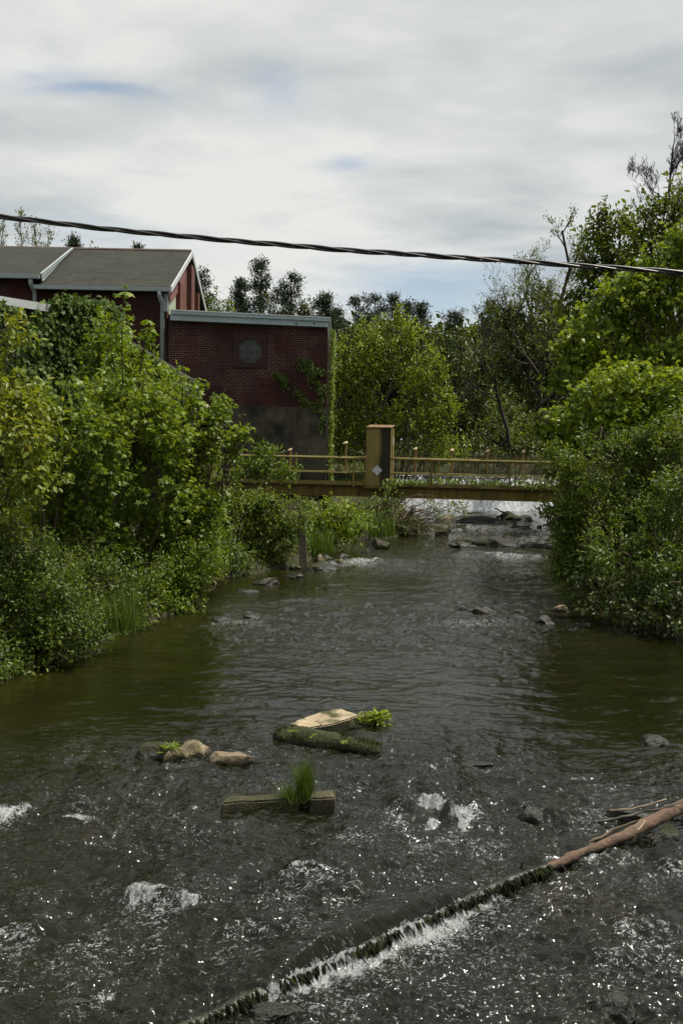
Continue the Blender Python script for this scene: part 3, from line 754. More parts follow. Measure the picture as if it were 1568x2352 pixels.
# roof slopes
def slab(poly, th, name, mt, par):
    return MB().prism(poly, (0, 0, -th)).build(name, mt, par)
slab([(xs, 38.6, zE), (xg, 38.6, zE), (xg, yR, zR), (xs, yR, zR)], 0.14, 'roof', MT['shingle'], be)
slab([(xg, yR, zR), (xg, yB, zE), (xL, yB, zE), (xL, yR, zR)], 0.14, 'roof', MT['shingle'], be)
pr = P(168, 577, yR); xRk = pr[0]
slab([(xL, 38.55, zEL), (xEL, 38.55, zEL), (xRk, yR - 0.05, zR + 0.03), (xL, yR - 0.05, zR + 0.03)], 0.12, 'roof', MT['shingle'], be)
MB().tube([(xL, yR, zR + 0.01), (xg - 0.02, yR, zR + 0.01)], 0.07, 6).build('ridge_cap', plain_mat('ridge_rust', (0.12, 0.09, 0.07), 0.9), be)
# raking trim at the step between the two front slopes: a long white triangle
a0 = np.array([xEL, 38.55, zEL]); a1 = np.array([xRk, yR - 0.3, zR - 0.03]); k0 = np.array([xEL, 38.75, zE + 0.25 * slope + 0.03])
MB().prism([a0 + [0.02, 0, 0.03], a1 + [0.02, 0, 0.03], a1 + [0.02, 0, -0.05], k0 + [0.02, 0, 0]], (0.05, 0, 0)).build('rake_trim', MT['trim_white'], be)
MB().prism([a0 + [0.07, 0, 0.05], a1 + [0.07, 0, 0.04], a1 + [0.07, 0, -0.03], a0 + [0.07, 0, -0.16]], (0.04, 0, 0)).build('rake_trim', MT['trim'], be)
# gable barge boards
for (ya, za, yb, zb) in ((38.6, zE, yR, zR), (yR, zR, yB, zE)):
    MB().prism([(xg, ya, za + 0.02), (xg, yb, zb + 0.02), (xg, yb, zb - 0.20), (xg, ya, za - 0.20)], (0.05, 0, 0)).build('barge_board', MT['trim_white'], be)
# painted board under the front rake, plaster patch, pilasters
zbot = P(395, 712, 39.2)[2]
yq = lambda t: 38.75 + t * (yR - 38.75)
MB().prism([(xw + 0.05, 38.85, gz(38.85) - 0.05), (xw + 0.05, yq(0.93), gz(yq(0.93)) - 0.05), (xw + 0.05, yq(0.78), gz(yq(0.78)) - 0.75), (xw + 0.05, yq(0.35), zbot + 0.75), (xw + 0.05, yq(0.14), zbot + 0.35), (xw + 0.05, 38.85, zbot + 0.55)], (0.05, 0, 0)).build('gable_board', MT['pink'], be)
MB().prism([(xw + 0.016, yq(0.1), zbot - 0.3), (xw + 0.016, yq(0.42), zbot - 0.3), (xw + 0.016, yq(0.42), zbot + 0.9), (xw + 0.016, yq(0.62), gz(yq(0.62)) - 0.75), (xw + 0.016, yq(0.5), gz(yq(0.5)) - 0.5), (xw + 0.016, yq(0.1), zbot + 0.5)], (0.02, 0, 0)).build('plaster_patch', MT['greenish'], be)
for ta, tb, top in ((0.44, 0.60, 1.3), (1.02, 1.2, 1.4), (1.42, 1.5, 1.0)):
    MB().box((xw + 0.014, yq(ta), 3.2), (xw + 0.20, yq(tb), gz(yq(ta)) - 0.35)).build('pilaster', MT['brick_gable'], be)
# gutters and downpipes
MB().box((xs - 0.1, 38.44, zE - 0.19), (xg + 0.03, 38.60, zE - 0.03)).build('gutter', MT['trim'], be, 0.015)
MB().box((xL, 38.40, zEL - 0.19), (xEL + 0.02, 38.55, zEL - 0.02)).build('gutter', MT['trim'], be, 0.015)
def pipe(px, ytop, yend, z0):
    t = P(px, ytop, 38.5); b = P(px, yend, 38.86)
    x = t[0]; MB().tube([(x, 38.52, z0), (x, 38.54, z0 - 0.18), (x + 0.05, 38.86, z0 - 0.42), (x + 0.05, 38.9, z0 - 0.5), (x + 0.05, 38.9, b[2])], 0.085, 10).build('downpipe', MT['trim'], be, smooth=True)
pipe(366, 664, 900, zE - 0.17); pipe(70, 636, 760, zEL - 0.17)
cb = P(390, 665, 38.8)
MB().box((xw - 0.10, 38.86, P(390, 715, 38.8)[2]), (xw + 0.06, 38.98, zE - 0.2)).build('corner_board', MT['trim'], be)
# flat roofed wing
wx0 = P(386, 760, YF)[0]; wx1 = P(750.5, 850, YF)[0]
zt0 = P(392, 722, YF)[2]; zt1 = P(752, 741, YF)[2]; zc = P(600, 933, YF)[2]
MB().prism([(wx0, YF + 0.03, zc), (wx1, YF + 0.03, zc), (wx1, YF + 0.03, zt1), (wx0, YF + 0.03, zt0)], (0, 7.0, 0)).build('wing_wall', MT['brick'], be)
MB().prism([(wx0 + 0.004, YF + 0.02, zc), (wx1 + 0.012, YF + 0.02, zc), (wx1 + 0.012, YF + 7.03, zc), (wx0 + 0.004, YF + 7.03, zc)], (0, 0, -(zc - 0.2))).build('concrete_base', MT['base_conc'], be)
f00 = P(391, 735, 38.7); f10 = P(752, 751, 38.7); f11 = P(757, 733, 38.7); f01 = P(392, 716, 38.7)
MB().prism([f00, f10, f11, f01], (0, 7.6, 0)).build('fascia', MT['fascia'], be)
g00 = P(392, 720.5, 38.62); g10 = P(757, 738, 38.62); g11 = P(758, 731, 38.62); g01 = P(392, 713, 38.62)
MB().prism([g00, g10, g11, g01], (0, 7.75, 0)).build('roof_edge', MT['fascia'], be)
h00 = g01 + [0, -0.02, 0.006]; h10 = g11 + [0.02, -0.02, 0.006]
MB().prism([h00, h10, h10 + [0, 0, 0.035], h00 + [0, 0, 0.035]], (0, 7.8, 0)).build('flashing', MT['flash'], be)
for px in (1174, 1331):
    q = P(375 + (px - 0) * 0.26, 689 + 216 * 0.26 - 2, 38.69)
    MB().tube([q + [0, 0.03, 0], q + [0, -0.02, 0]], 0.03, 8).build('bolt', MT['bark_dark'], be)
# round blocked opening on a square plate
pc = P(574, 806, YF); hw = 37.5 * YF / F
pl = MB(); rr = 27.5 * YF / F
bm = bmesh.new(); ring = [bm.verts.new((float(pc[0] + rr * math.cos(t)), YF - 0.03, float(pc[2] + rr * math.sin(t)))) for t in np.linspace(0, 2 * math.pi, 49)[:-1]]
def sqp(t):
    c_, s_ = math.cos(t), math.sin(t); k = hw / max(abs(c_), abs(s_)); return (float(pc[0] + k * c_), YF - 0.03, float(pc[2] + k * s_))
outr = [bm.verts.new(sqp(t)) for t in np.linspace(0, 2 * math.pi, 49)[:-1]]
for i in range(48): bm.faces.new([ring[i], ring[(i + 1) % 48], outr[(i + 1) % 48], outr[i]])
ex = bmesh.ops.extrude_face_region(bm, geom=bm.faces[:]); bmesh.ops.translate(bm, verts=[v for v in ex['geom'] if isinstance(v, bmesh.types.BMVert)], vec=(0, 0.055, 0))
bmesh.ops.recalc_face_normals(bm, faces=bm.faces)
me = bpy.data.meshes.new('plate'); bm.to_mesh(me); bm.free()
pf = link('round_opening', me, MT['plate'], be)
MB().tube([pc + [0, 0.012, 0], pc + [0, 0.06, 0]], rr * 1.02, 40).build('panel', MT['disc'], pf)
MB().tube([pc + [-0.12, 0.006, -0.33], pc + [-0.12, 0.02, -0.33]], 0.055, 10).build('vent_hole', MT['bark_dark'], pf)

# low lean-to by the water, ivy covered
se = empty('ivy_covered_shed', (-8.0, 26, 0.9), 'low shed smothered in ivy in front of the brick building with a grey roof edge', 'shed')
A0 = P(-260, 670, 21.6); A = P(0, 690, 24.0); zS = A[2]
dA = np.array([0.8, 1.35, 0]); dA /= np.linalg.norm(dA)
B = A + dA * 3.4; A0 = A - dA * 7.0
nA = np.array([-dA[1], dA[0], 0])
MT['shedwall'] = plain_mat('shed_wall', (0.022, 0.02, 0.014), 0.9)
MB().prism([(A0[0], A0[1], 0.4), (B[0], B[1], 0.4), (B[0], B[1], 0.4) + nA * 3.5, (A0[0], A0[1], 0.4) + nA * 3.5], (0, 0, zS - 0.5)).build('wall', MT['shedwall'], se)
off = -nA * 0.15
MB().prism([A0 + off, B + off, B + nA * 3.7 + [0, 0, 0.15], A0 + nA * 3.7 + [0, 0, 0.15]], (0, 0, 0.05)).build('roof', MT['shingle'], se)
MB().prism([A0 + off - nA * 0.03 + [0, 0, 0.07], B + off - nA * 0.03 + [0, 0, 0.07], B + off - nA * 0.03 - [0, 0, 0.12], A0 + off - nA * 0.03 - [0, 0, 0.12]], -nA * 0.04).build('fascia', MT['trim_white'], se)
C0 = P(235, 760, 29.5); C1 = P(412, 868, 29.5)
MB().prism([(C0[0] - 1, 29.6, 0.4), (C1[0], 29.6, 0.4), (C1[0], 29.6, C1[2] - 0.05), (C0[0], 29.6, C0[2] - 0.05), (C0[0] - 1, 29.6, C0[2] - 0.05)], (0, 3.5, 0)).build('lean_to_wall', MT['shedwall'], se)
MB().prism([C0, C1, C1 + [0.03, 0, 0.09], C0 + [0.03, 0, 0.09]], (0, 4.0, 0)).build('lean_to_roof', MT['shingle'], se)

def ivy(name, label, polyfn, n, size, mt, parent=None, group=None):
    """polyfn(n) -> positions, normals"""
    p, nr = polyfn(n)
    k = len(p)
    d = unit(np.array([0, 0, -1.0]) + nr * 0.3 + rng.normal(0, 0.5, (k, 3)))
    nn = unit(nr + np.array([0, 0, 0.45]) + rng.normal(0, 0.35, (k, 3)))
    V, T, R = leaves_mesh(p + nr * rng.uniform(0.01, 0.16, (k, 1)), d, nn, size * rng.uniform(0.6, 1.3, k), 'maple' if size > 0.09 else 'oval', np.clip(rng.normal(0.5, 0.22, k), 0, 1))
    o = link(name, mesh_np(name, V, T, {'rnd': R}), MT[mt])
    return tag(o, label, 'ivy', group)

def ivy_shed(n):
    t = rng.random(n); z = rng.random(n) ** 0.8
    top = A0 + (B - A0) * t[:, None]; p = top.copy(); p[:, 2] = zS - 0.12 - z * (zS - 1.2)
    bulge = 0.45 * fbm(t * 14, z * 4, None, 3, 3)
    nr = np.repeat((-nA)[None], n, 0)
    p = p + nr * (0.12 + bulge[:, None])
    n2 = n // 3; t2 = rng.random(n2)
    q = C0 + (C1 - C0) * t2[:, None]; q[:, 2] += -rng.random(n2) ** 1.3 * 2.2 + 0.05; q[:, 1] -= 0.15 + 0.3 * rng.random(n2)
    q[:, 2] += 0.08
    # mound joining wall end and lean-to, and a fringe over the roof edge
    n3 = n // 3; t3 = rng.random(n3); q3 = B + (C0 - B) * t3[:, None] + rng.normal(0, 0.22, (n3, 3)); q3[:, 2] -= rng.random(n3) ** 1.5 * 2.5
    n4 = n // 6; q4 = A + (B - A) * (0.4 + 0.6 * rng.random((n4, 1)) ** 0.7) + rng.normal(0, 0.11, (n4, 3)) - nA * 0.28 + [0, 0, 0.02]
    P_ = np.concatenate([p, q, q3, q4]); N_ = np.concatenate([nr, np.repeat(np.array([[0.2, -1, 0.3]]), n2, 0), np.repeat(np.array([[0.6, -0.6, 0.5]]), n3, 0), np.repeat(np.array([[0.4, -0.3, 0.8]]), n4, 0)])
    return P_, unit(N_)
ivy('ivy', 'thick dark ivy curtain hanging from the roof edge of the low shed', ivy_shed, 17000, 0.14, 'ivy')

def ivy_patch(strokes, yy, nr):
    def fn(n):
        out = []
        w_ = np.array([s_[4] for s_ in strokes]); w_ = w_ / w_.sum()
        for (x0, y0, x1, y1, r), f in zip(strokes, w_):
            k = int(n * f); t = rng.random(k)
            xx = x0 + (x1 - x0) * t + rng.normal(0, r * 0.5, k); y_ = y0 + (y1 - y0) * t + rng.normal(0, r * 0.5, k)
            out += [P(a, b, yy) for a, b in zip(xx, y_)]
        p = np.array(out); g = fbm(p[:, 0] * 3, p[:, 2] * 3, None, 3, 9); p = p[g > 0.36]
        return p, np.repeat(np.array([nr], float), len(p), 0)
    return fn
ivy('ivy', 'dark ivy patches climbing the brick wall below the flat roof', ivy_patch([(690, 830, 725, 850, 16), (715, 850, 738, 880, 22), (735, 880, 735, 960, 13), (640, 862, 690, 910, 11), (690, 910, 745, 960, 12), (735, 950, 742, 1000, 10), (630, 850, 655, 880, 9)], YF - 0.02, (0, -1, 0)), 2000, 0.085, 'ivy')
ivy('ivy', 'small dark ivy patch on the stained concrete base above the railing', ivy_patch([(594, 1000, 598, 1050, 12), (600, 1040, 596, 1070, 12)], YF - 0.05, (0, -1, 0)), 420, 0.085, 'ivy')
def ivy_edge(n):
    z = rng.uniform(0.3, zt1 - 0.2, n); yy = YF + rng.random(n) ** 1.5 * 5
    p = np.stack([np.full(n, wx1 + 0.03) + 0.16 * fbm(z * 3, yy * 2, None, 2, 6), yy, z], -1)
    return p, np.repeat(np.array([[1.0, -0.15, 0.2]]), n, 0)
ivy('ivy', 'bright yellow green ivy strip down the sunlit corner of the brick wing', ivy_edge, 5200, 0.10, 'ivy_light')

# ------------------------------------------------------------------ footbridge
BA = math.radians(10)
bu = np.array([math.cos(BA), -math.sin(BA), 0]); bv = np.array([math.sin(BA), math.cos(BA), 0])
BO = P(870, 1115, 36.0); BO[2] = 0
def BX(p): return BO + bu * p[0] + bv * p[1] + np.array([0, 0, p[2]])
def BP(px, py, dep=0.0):
    d = ray(px, py); o = BO + bv * dep
    t = np.dot(o - CAM, bv) / np.dot(d, bv); q = CAM + d * t
    return np.dot(q - BO, bu), q[2]
m, nt = mat('old_yellow_paint'); n = N(nt); p = n.pos()
c = n.ramp(n.noise(p, 1.6, 6), [(0.3, (0.115, 0.098, 0.020)), (0.7, (0.185, 0.152, 0.034))])
c = n.mix(n.ramp(n.noise(n.mapping(p, (3, 3, 0.6)), 1.0, 6, 0.65), [(0.5, 0.0), (0.72, 0.85)]), c, (0.055, 0.036, 0.012))
c = n.mix(n.ramp(n.noise(p, 7, 5, 0.65), [(0.56, 0.0), (0.72, 0.8)]), c, (0.15, 0.06, 0.025))
n.out(n.bsdf(color=c, rough=0.65, spec=0.35, normal=n.bump(n.noise(p, 30, 4), 0.25, 0.01))); MT['yellow'] = m
MT['girder'] = plain_mat('dirty_yellow_steel', (0.115, 0.085, 0.015), 0.75, 0.3, 1.2, 0.3, streak=0.75, dark=(0.03, 0.02, 0.008))
MT['upright'] = plain_mat('faded_orange_paint', (0.24, 0.155, 0.05), 0.7, 0.25, 4, 0.3)
MT['cap'] = plain_mat('faded_cream_paint', (0.26, 0.20, 0.11), 0.7, 0.25, 6, 0.3)
MT['rust'] = plain_mat('rusty_steel', (0.15, 0.095, 0.05), 0.85, 0.4, 6, 0.2)
MT['sign'] = plain_mat('scuffed_white_sign', (0.42, 0.44, 0.45), 0.5, 0.25, 12, 0.4, streak=0.3)
br_e = empty('footbridge', BX((0, 0.5, 0.5)), 'old yellow steel footbridge with pipe railings crossing the river in front of the dam', 'bridge')
s0, _ = BP(440, 1100); s1, _ = BP(1420, 1150)
zr = BP(909, 1054.5)[1]; zm = BP(909, 1088.5)[1]; zk1 = BP(909, 1111)[1]; zk0 = BP(909, 1119)[1]; zg0 = BP(909, 1143.5)[1]
WDT = 1.15
g = MB(); g.box((s0, 0.05, zk0 - 0.03), (s1, 0.20, zk0), BX); g.box((s0, 0.11, zg0 + 0.03), (s1, 0.14, zk0 - 0.03), BX); g.box((s0, 0.03, zg0), (s1, 0.22, zg0 + 0.03), BX)
for k in np.arange(s0 + 0.6, s1, 1.9): g.box((k, 0.05, zg0 + 0.031), (k + 0.015, 0.109, zk0 - 0.031), BX)
g.build('girder', MT['girder'], br_e)
g = MB(); g.box((s0, WDT - 0.2, zk0 - 0.03), (s1, WDT - 0.05, zk0), BX); g.box((s0, WDT - 0.14, zg0 + 0.03), (s1, WDT - 0.11, zk0 - 0.03), BX); g.box((s0, WDT - 0.22, zg0), (s1, WDT - 0.03, zg0 + 0.03), BX)
g.build('girder', MT['girder'], br_e)
g = MB(); g.box((s0, 0.04, zk0 + 0.012), (s1, WDT - 0.04, zk0 + 0.03), BX)
k = s0
while k < s1: g.box((k, 0.0, zk0 + 0.001), (k + 0.025, 0.05, zk0 + 0.03), BX); k += 0.07
g.build('deck_grating', MT['bark_dark'], br_e)
MB().box((s0, -0.01, zk0 + 0.034), (s1, 0.025, zk1), BX).build('kerb_plate', MT['yellow'], br_e)
MB().box((s0, WDT - 0.025, zk0 + 0.034), (s1, WDT + 0.01, zk1), BX).build('kerb_plate', MT['yellow'], br_e)
sc0, sc1 = BP(841.5, 1050)[0], BP(897.5, 1050)[0]
def rail(z, dep, r, segs):
    for a, b in segs:
        MB().tube([BX((a + (b - a) * t, dep, z + 0.004 * math.sin(a * 3 + t * 7))) for t in np.linspace(0, 1, 8)], r, 10).build('handrail' if r > 0.03 else 'mid_rail', MT['yellow'], br_e, smooth=True)
sr1 = BP(1290, 1065)[0]
rail(zr, -0.03, 0.037, [(s0, sc0), (sc1, sr1)]); rail(zm, -0.03, 0.022, [(s0, sc0), (sc1, sr1)])
rail(zr + 0.01, WDT, 0.036, [(s0, s1)]); rail(zm, WDT, 0.026, [(s0, s1)])
for px in (507, 647, 812, 990, 1170, 1287):
    a = BP(px, 1090)[0]; MB().box((a - 0.035, -0.045, zk0 - 0.02), (a + 0.035, -0.012, zr - 0.03), BX).build('post', MT['girder'] if px in (990, 1170) else MT['yellow'], br_e)
for px in (545, 679, 837, 1006.5, 1183):
    a = BP(px, 1080, WDT)[0]; MB().box((a - 0.033, WDT + 0.012, zk0), (a + 0.033, WDT + 0.05, zr + 0.14), BX).build('post', MT['yellow'], br_e)
for px, py in ((667, 1036), (795, 1020), (954.5, 1034), (1038, 1037), (1120, 1039), (1201.5, 1040), (1287, 1044)):
    a, zt_ = BP(px, py, WDT + 0.08)
    u_ = MB().box((a - 0.035, WDT + 0.055, zm - 0.1), (a + 0.035, WDT + 0.11, zt_), BX).build('upright', MT['upright'], br_e)
    wd = 0.13 if px == 795 else 0.085
    MB().hexa([BX(q) for q in ((a - wd, WDT - 0.05, zt_ + 0.003), (a + 0.05, WDT - 0.05, zt_ + 0.003), (a + 0.06, WDT + 0.13, zt_ + 0.07), (a - 0.02, WDT + 0.13, zt_ + 0.07), (a - wd, WDT - 0.05, zt_ + 0.035), (a + 0.05, WDT - 0.05, zt_ + 0.035), (a + 0.06, WDT + 0.13, zt_ + 0.11), (a - 0.02, WDT + 0.13, zt_ + 0.11))]).build('cap', MT['cap'], u_)

# steel cabinets on the bridge
m, nt = mat('stained_cabinet_paint'); n = N(nt); p = n.pos()
dt_ = n('ShaderNodeVectorMath', {0: p, 1: tuple(bu)}, operation='DOT_PRODUCT').outputs['Value']
s_ = n.math('SUBTRACT', dt_, float(np.dot(BO, bu)))
zz = n('ShaderNodeSeparateXYZ', {0: p}).outputs[2]
nz = n.math('MULTIPLY', n.math('SUBTRACT', n.noise(n.mapping(p, (1.6, 1.6, 1.2)), 1.0, 5), 0.5), 0.45)
st_ = n.math('ADD', s_, nz)
c = n.ramp(n.noise(n.mapping(p, (5, 5, 0.9)), 1.0, 6), [(0.3, (0.135, 0.105, 0.028)), (0.7, (0.22, 0.175, 0.05))])
c = n.mix(n.ramp(n.noise(n.mapping(p, (9, 9, 1.2)), 1.0, 5), [(0.55, 0.0), (0.75, 0.8)]), c, (0.07, 0.045, 0.012))
edge = n('ShaderNodeMapRange', {'Value': st_, 'From Min': -0.02, 'From Max': 0.12}); edge.clamp = True
off2 = n('ShaderNodeMapRange', {'Value': s_, 'From Min': float(sc1 - 0.012), 'From Max': float(sc1 - 0.004), 'To Min': 1.0, 'To Max': 0.0}); off2.clamp = True
c = n.mix(n.math('MULTIPLY', n.math('MULTIPLY', edge.outputs[0], off2.outputs[0]), 0.96), c, (0.011, 0.009, 0.006))
n.out(n.bsdf(color=c, rough=0.7, spec=0.3, normal=n.bump(n.noise(p, 25, 4), 0.25, 0.01))); MT['cabinet'] = m
zc0, zc1 = BP(870, 1117)[1], BP(870, 983)[1]
CD = 0.95
def cabinet(sa, sb, za, zb, mt, label_main):
    c_ = MB(); c_.box((sa, -0.10, za), (sb, CD - 0.10, zb), BX)
    c_.box((sb + 0.001, 0.22, za + 0.02), (sb + 0.03, 0.30, zb - 0.02), BX)
    o = c_.build('cabinet', mt, br_e, 0.008)
    MB().hexa([BX(q) for q in ((sa - 0.03, -0.16, zb + 0.004), (sb + 0.02, -0.16, zb + 0.004), (sb + 0.03, CD - 0.05, zb + 0.10), (sa - 0.02, CD - 0.05, zb + 0.10), (sa - 0.03, -0.16, zb + 0.03), (sb + 0.02, -0.16, zb + 0.03), (sb + 0.03, CD - 0.05, zb + 0.13), (sa - 0.02, CD - 0.05, zb + 0.13))]).build('lid', MT['rust'], o)
    return o
co = cabinet(sc0, sc1, zc0, zc1, MT['cabinet'], '')
co['label'] = 'tall yellow steel cabinet with a black stain down its right half'
a, b = BP(866, 1080, -0.1)
MB().prism([BX((a - .19, -0.105, b)), BX((a, -0.105, b - .19)), BX((a + .19, -0.105, b)), BX((a, -0.105, b + .19))], bv * -0.012).build('diamond_sign', MT['sign'], co)
zz_ = BP(902, 1014, 0.4)[1]
MB().prism([BX((sc1 + 0.004, 0.50 - .17, zz_)), BX((sc1 + 0.004, 0.50, zz_ - .17)), BX((sc1 + 0.004, 0.50 + .17, zz_)), BX((sc1 + 0.004, 0.50, zz_ + .17))], bu * 0.01).build('diamond_sign', MT['trim_white'], co)
MB().box((sc0 - 0.05, -0.16, zc0 - 0.07), (sc1 + 0.1, -0.02, zc0 - 0.005), BX).build('bracket', MT['girder'], co)
sl0, sl1 = BP(462, 1050)[0], BP(481, 1050)[0]
cabinet(sl0 - 0.55, sl1 + 0.03, zc0, BP(470, 974)[1], MT['yellow'], '')['label'] = 'second yellow cabinet half hidden in leaves at the bank end'
# pier under the bank end
pa, _ = BP(722, 1200); 
pz = MB(); pz.box((pa - 0.42, 0.25, -0.3), (pa + 0.32, 1.0, zg0 - 0.45), BX); pz.box((pa + 0.1, 0.4, zg0 - 0.449), (pa + 0.32, 0.8, zg0 - 0.004), BX)
pz.build('pier', MT['base_conc'], br_e)
# creeper on the deck
def deck_vine(n):
    a = rng.uniform(sc1 + 0.1, BP(1290, 1100)[0], n)
    amp = 0.03 + 0.22 * fbm(a * 1.4, a * 0, None, 3, 8)
    p = np.array([BX((x, y, z)) for x, y, z in zip(a, rng.uniform(-0.12, 0.5, n), zk1 + rng.random(n) * amp)])
    k = n // 5
    h = np.array([BX((sc1 + rng.normal(0.0, 0.18), -0.15 - 0.1 * rng.random(), zk1 + rng.uniform(-0.42, 0.18))) for _ in range(k)])
    h2 = np.array([BX((BP(1230, 1100)[0] + rng.normal(0, 0.35), -0.1 - 0.1 * rng.random(), zk1 + rng.uniform(-0.1, 0.38))) for _ in range(k)])
    p = np.concatenate([p, h, h2]); return p, np.repeat(np.array([[0.0, -0.7, 0.7]]), len(p), 0)
ivy('creeper', 'green creeper trailing along the deck edge of the yellow footbridge', deck_vine, 430, 0.11, 'ivy_light')

# ------------------------------------------------------------------ twisted service cable
ce = empty('overhead_cable', P(784, 578, 9), 'twisted black overhead cable sagging across the sky', 'cable')
CP = [(-900, 335), (-500, 413), (0, 497), (200, 521), (400, 541), (600, 558.5), (800, 575), (1000, 588), (1200, 601), (1400, 615), (1568, 626), (2100, 655), (2600, 670)]
cx = np.array([c[0] for c in CP]); cy = np.array([c[1] for c in CP])
tt_ = np.linspace(-900, 2600, 1500)
# smooth interpolation
cyi = np.interp(tt_, cx, cy)
for _ in range(400): cyi[1:-1] = 0.25 * cyi[:-2] + 0.5 * cyi[1:-1] + 0.25 * cyi[2:]
ctr = np.array([P(a, b, 9.0) for a, b in zip(tt_, cyi)])
al = np.concatenate([[0], np.cumsum(np.linalg.norm(np.diff(ctr, axis=0), axis=1))])
MT['cable'] = plain_mat('black_cable_sheath', (0.012, 0.011, 0.011), 0.38, 0.2, 8, 0.5)
MT['wire'] = plain_mat('bare_aluminium_wire', (0.07, 0.065, 0.062), 0.35, 0.2, 8, 0.5, metal=0.6)
for k in range(3):
    ph = al * 2 * math.pi / 1.05 + k * 2 * math.pi / 3 + 0.4 * np.sin(al * 0.9)
    rad_ = 0.0145
    pts = ctr + np.stack([0 * ph, rad_ * np.cos(ph), rad_ * np.sin(ph)], -1)
    V, Q = tubes_np([(pts, np.full(len(pts), 0.0118 if k else 0.0095))], 8)
    link('strand', mesh_np('strand', V, Q, smooth=True), MT['cable'] if k else MT['wire'], ce)

# ------------------------------------------------------------------ rocks
def rock_mat(name, base, moss=0.5, wet=0.06, mosscol=(0.035, 0.04, 0.008)):
    m, nt = mat(name); n = N(nt); geo = n('ShaderNodeNewGeometry'); p = geo.outputs['Position']
    lo = tuple(c * 0.6 for c in base); hi = tuple(c * 1.3 for c in base)
    c = n.ramp(n.noise(p, 5, 7, 0.65), [(0.3, lo), (0.7, hi)])
    ck = n('ShaderNodeTexVoronoi', {'Scale': 6.0, 'Vector': n.mapping(p, (1, 1, 2.5))}, feature='DISTANCE_TO_EDGE').outputs['Distance']
    c = n.mix(n.ramp(ck, [(0.0, 0.75), (0.05, 0.0)]), c, tuple(v * 0.25 for v in base))
    c = n.mix(n.ramp(n.noise(p, 16, 5, 0.7), [(0.5, 0.0), (0.66, 0.55)]), c, tuple(v * 0.3 for v in base))
    mz = n.noise(p, 3.2, 6, 0.65)
    c = n.mix(n.ramp(mz, [(0.62 - 0.4 * moss, 0.0), (0.74 - 0.4 * moss, 1.0)]), c, n.ramp(n.noise(p, 40, 4), [(0.3, tuple(v * 0.5 for v in mosscol)), (0.7, tuple(v * 1.5 for v in mosscol))]))
    z = n('ShaderNodeSeparateXYZ', {0: p}).outputs[2]
    wz = n('ShaderNodeMapRange', {'Value': n.math('ADD', z, n.math('MULTIPLY', n.math('SUBTRACT', n.noise(p, 8, 3), 0.5), 0.05)), 'From Min': wet - 0.02, 'From Max': wet + 0.02, 'To Min': 1.0, 'To Max': 0.0}); wz.clamp = True
    c = n.mix(wz.outputs[0], c, (0.012, 0.012, 0.007))
    rg = n.math('SUBTRACT', 0.9, n.math('MULTIPLY', wz.outputs[0], 0.6))
    bm_ = n.math('ADD', n.math('MULTIPLY', n.noise(p, 9, 7, 0.7), 1.0), n.math('MULTIPLY', n.noise(p, 60, 3), 0.35))
    n.out(n.bsdf(color=c, rough=rg, spec=0.4, normal=n.bump(bm_, 0.9, 0.035))); return m
MT['rock_tan'] = rock_mat('tan_limestone', (0.22, 0.17, 0.105), 0.42, 0.05)
MT['rock_moss'] = rock_mat('mossy_rock', (0.06, 0.048, 0.03), 0.7, 0.08, (0.022, 0.024, 0.006))
MT['rock_dark'] = rock_mat('dark_wet_rock', (0.026, 0.023, 0.018), 0.4, 0.14, (0.018, 0.02, 0.006))
MT['rock_grey'] = rock_mat('grey_brown_rock', (0.085, 0.073, 0.05), 0.5, 0.08, (0.025, 0.027, 0.007))
MT['rock_block'] = rock_mat('old_stone_block', (0.085, 0.066, 0.038), 0.55, 0.03, (0.03, 0.03, 0.009))
MT['moss'] = rock_mat('thick_moss', (0.04, 0.036, 0.016), 1.0, 0.02, (0.026, 0.029, 0.006))
MT['dead_root'] = plain_mat('pale_dead_wood', (0.26, 0.20, 0.13), 0.8, 0.3, 10, 0.3)

def rock_mesh(center, size, seed, facets=9, rot=0.0, sub=4, rough=0.2, flat=0.0):
    r = np.random.default_rng(seed)
    bm = bmesh.new(); bmesh.ops.create_icosphere(bm, subdivisions=sub, radius=1.0)
    V = np.array([v.co[:] for v in bm.verts]); T = np.array([[v.index for v in f.verts] for f in bm.faces]); bm.free()
    V = V * 1.15
    for _ in range(facets):
        nn = unit(r.normal(size=3)); d = r.uniform(0.5, 0.95)
        k = V @ nn - d; V = V - np.clip(k, 0, None)[:, None] * nn * 0.93
    if flat: V[:, 2] = np.minimum(V[:, 2], flat + 0.06 * (fbm(V[:, 0] * 3, V[:, 1] * 3, None, 3, seed) - 0.5))
    q = V * 1.7 + seed
    V = V + unit(V) * ((fbm(q[:, 0], q[:, 1], q[:, 2], 5, seed) - 0.5) * rough * 3)[:, None] * np.array([1, 1, 0.7])
    V = V * np.array(size); c, s = math.cos(rot), math.sin(rot)
    V = np.stack([V[:, 0] * c - V[:, 1] * s, V[:, 0] * s + V[:, 1] * c, V[:, 2]], -1)
    me = mesh_np('rock', V + np.array(center), T, smooth=True); me.set_sharp_from_angle(angle=math.radians(24)); return me

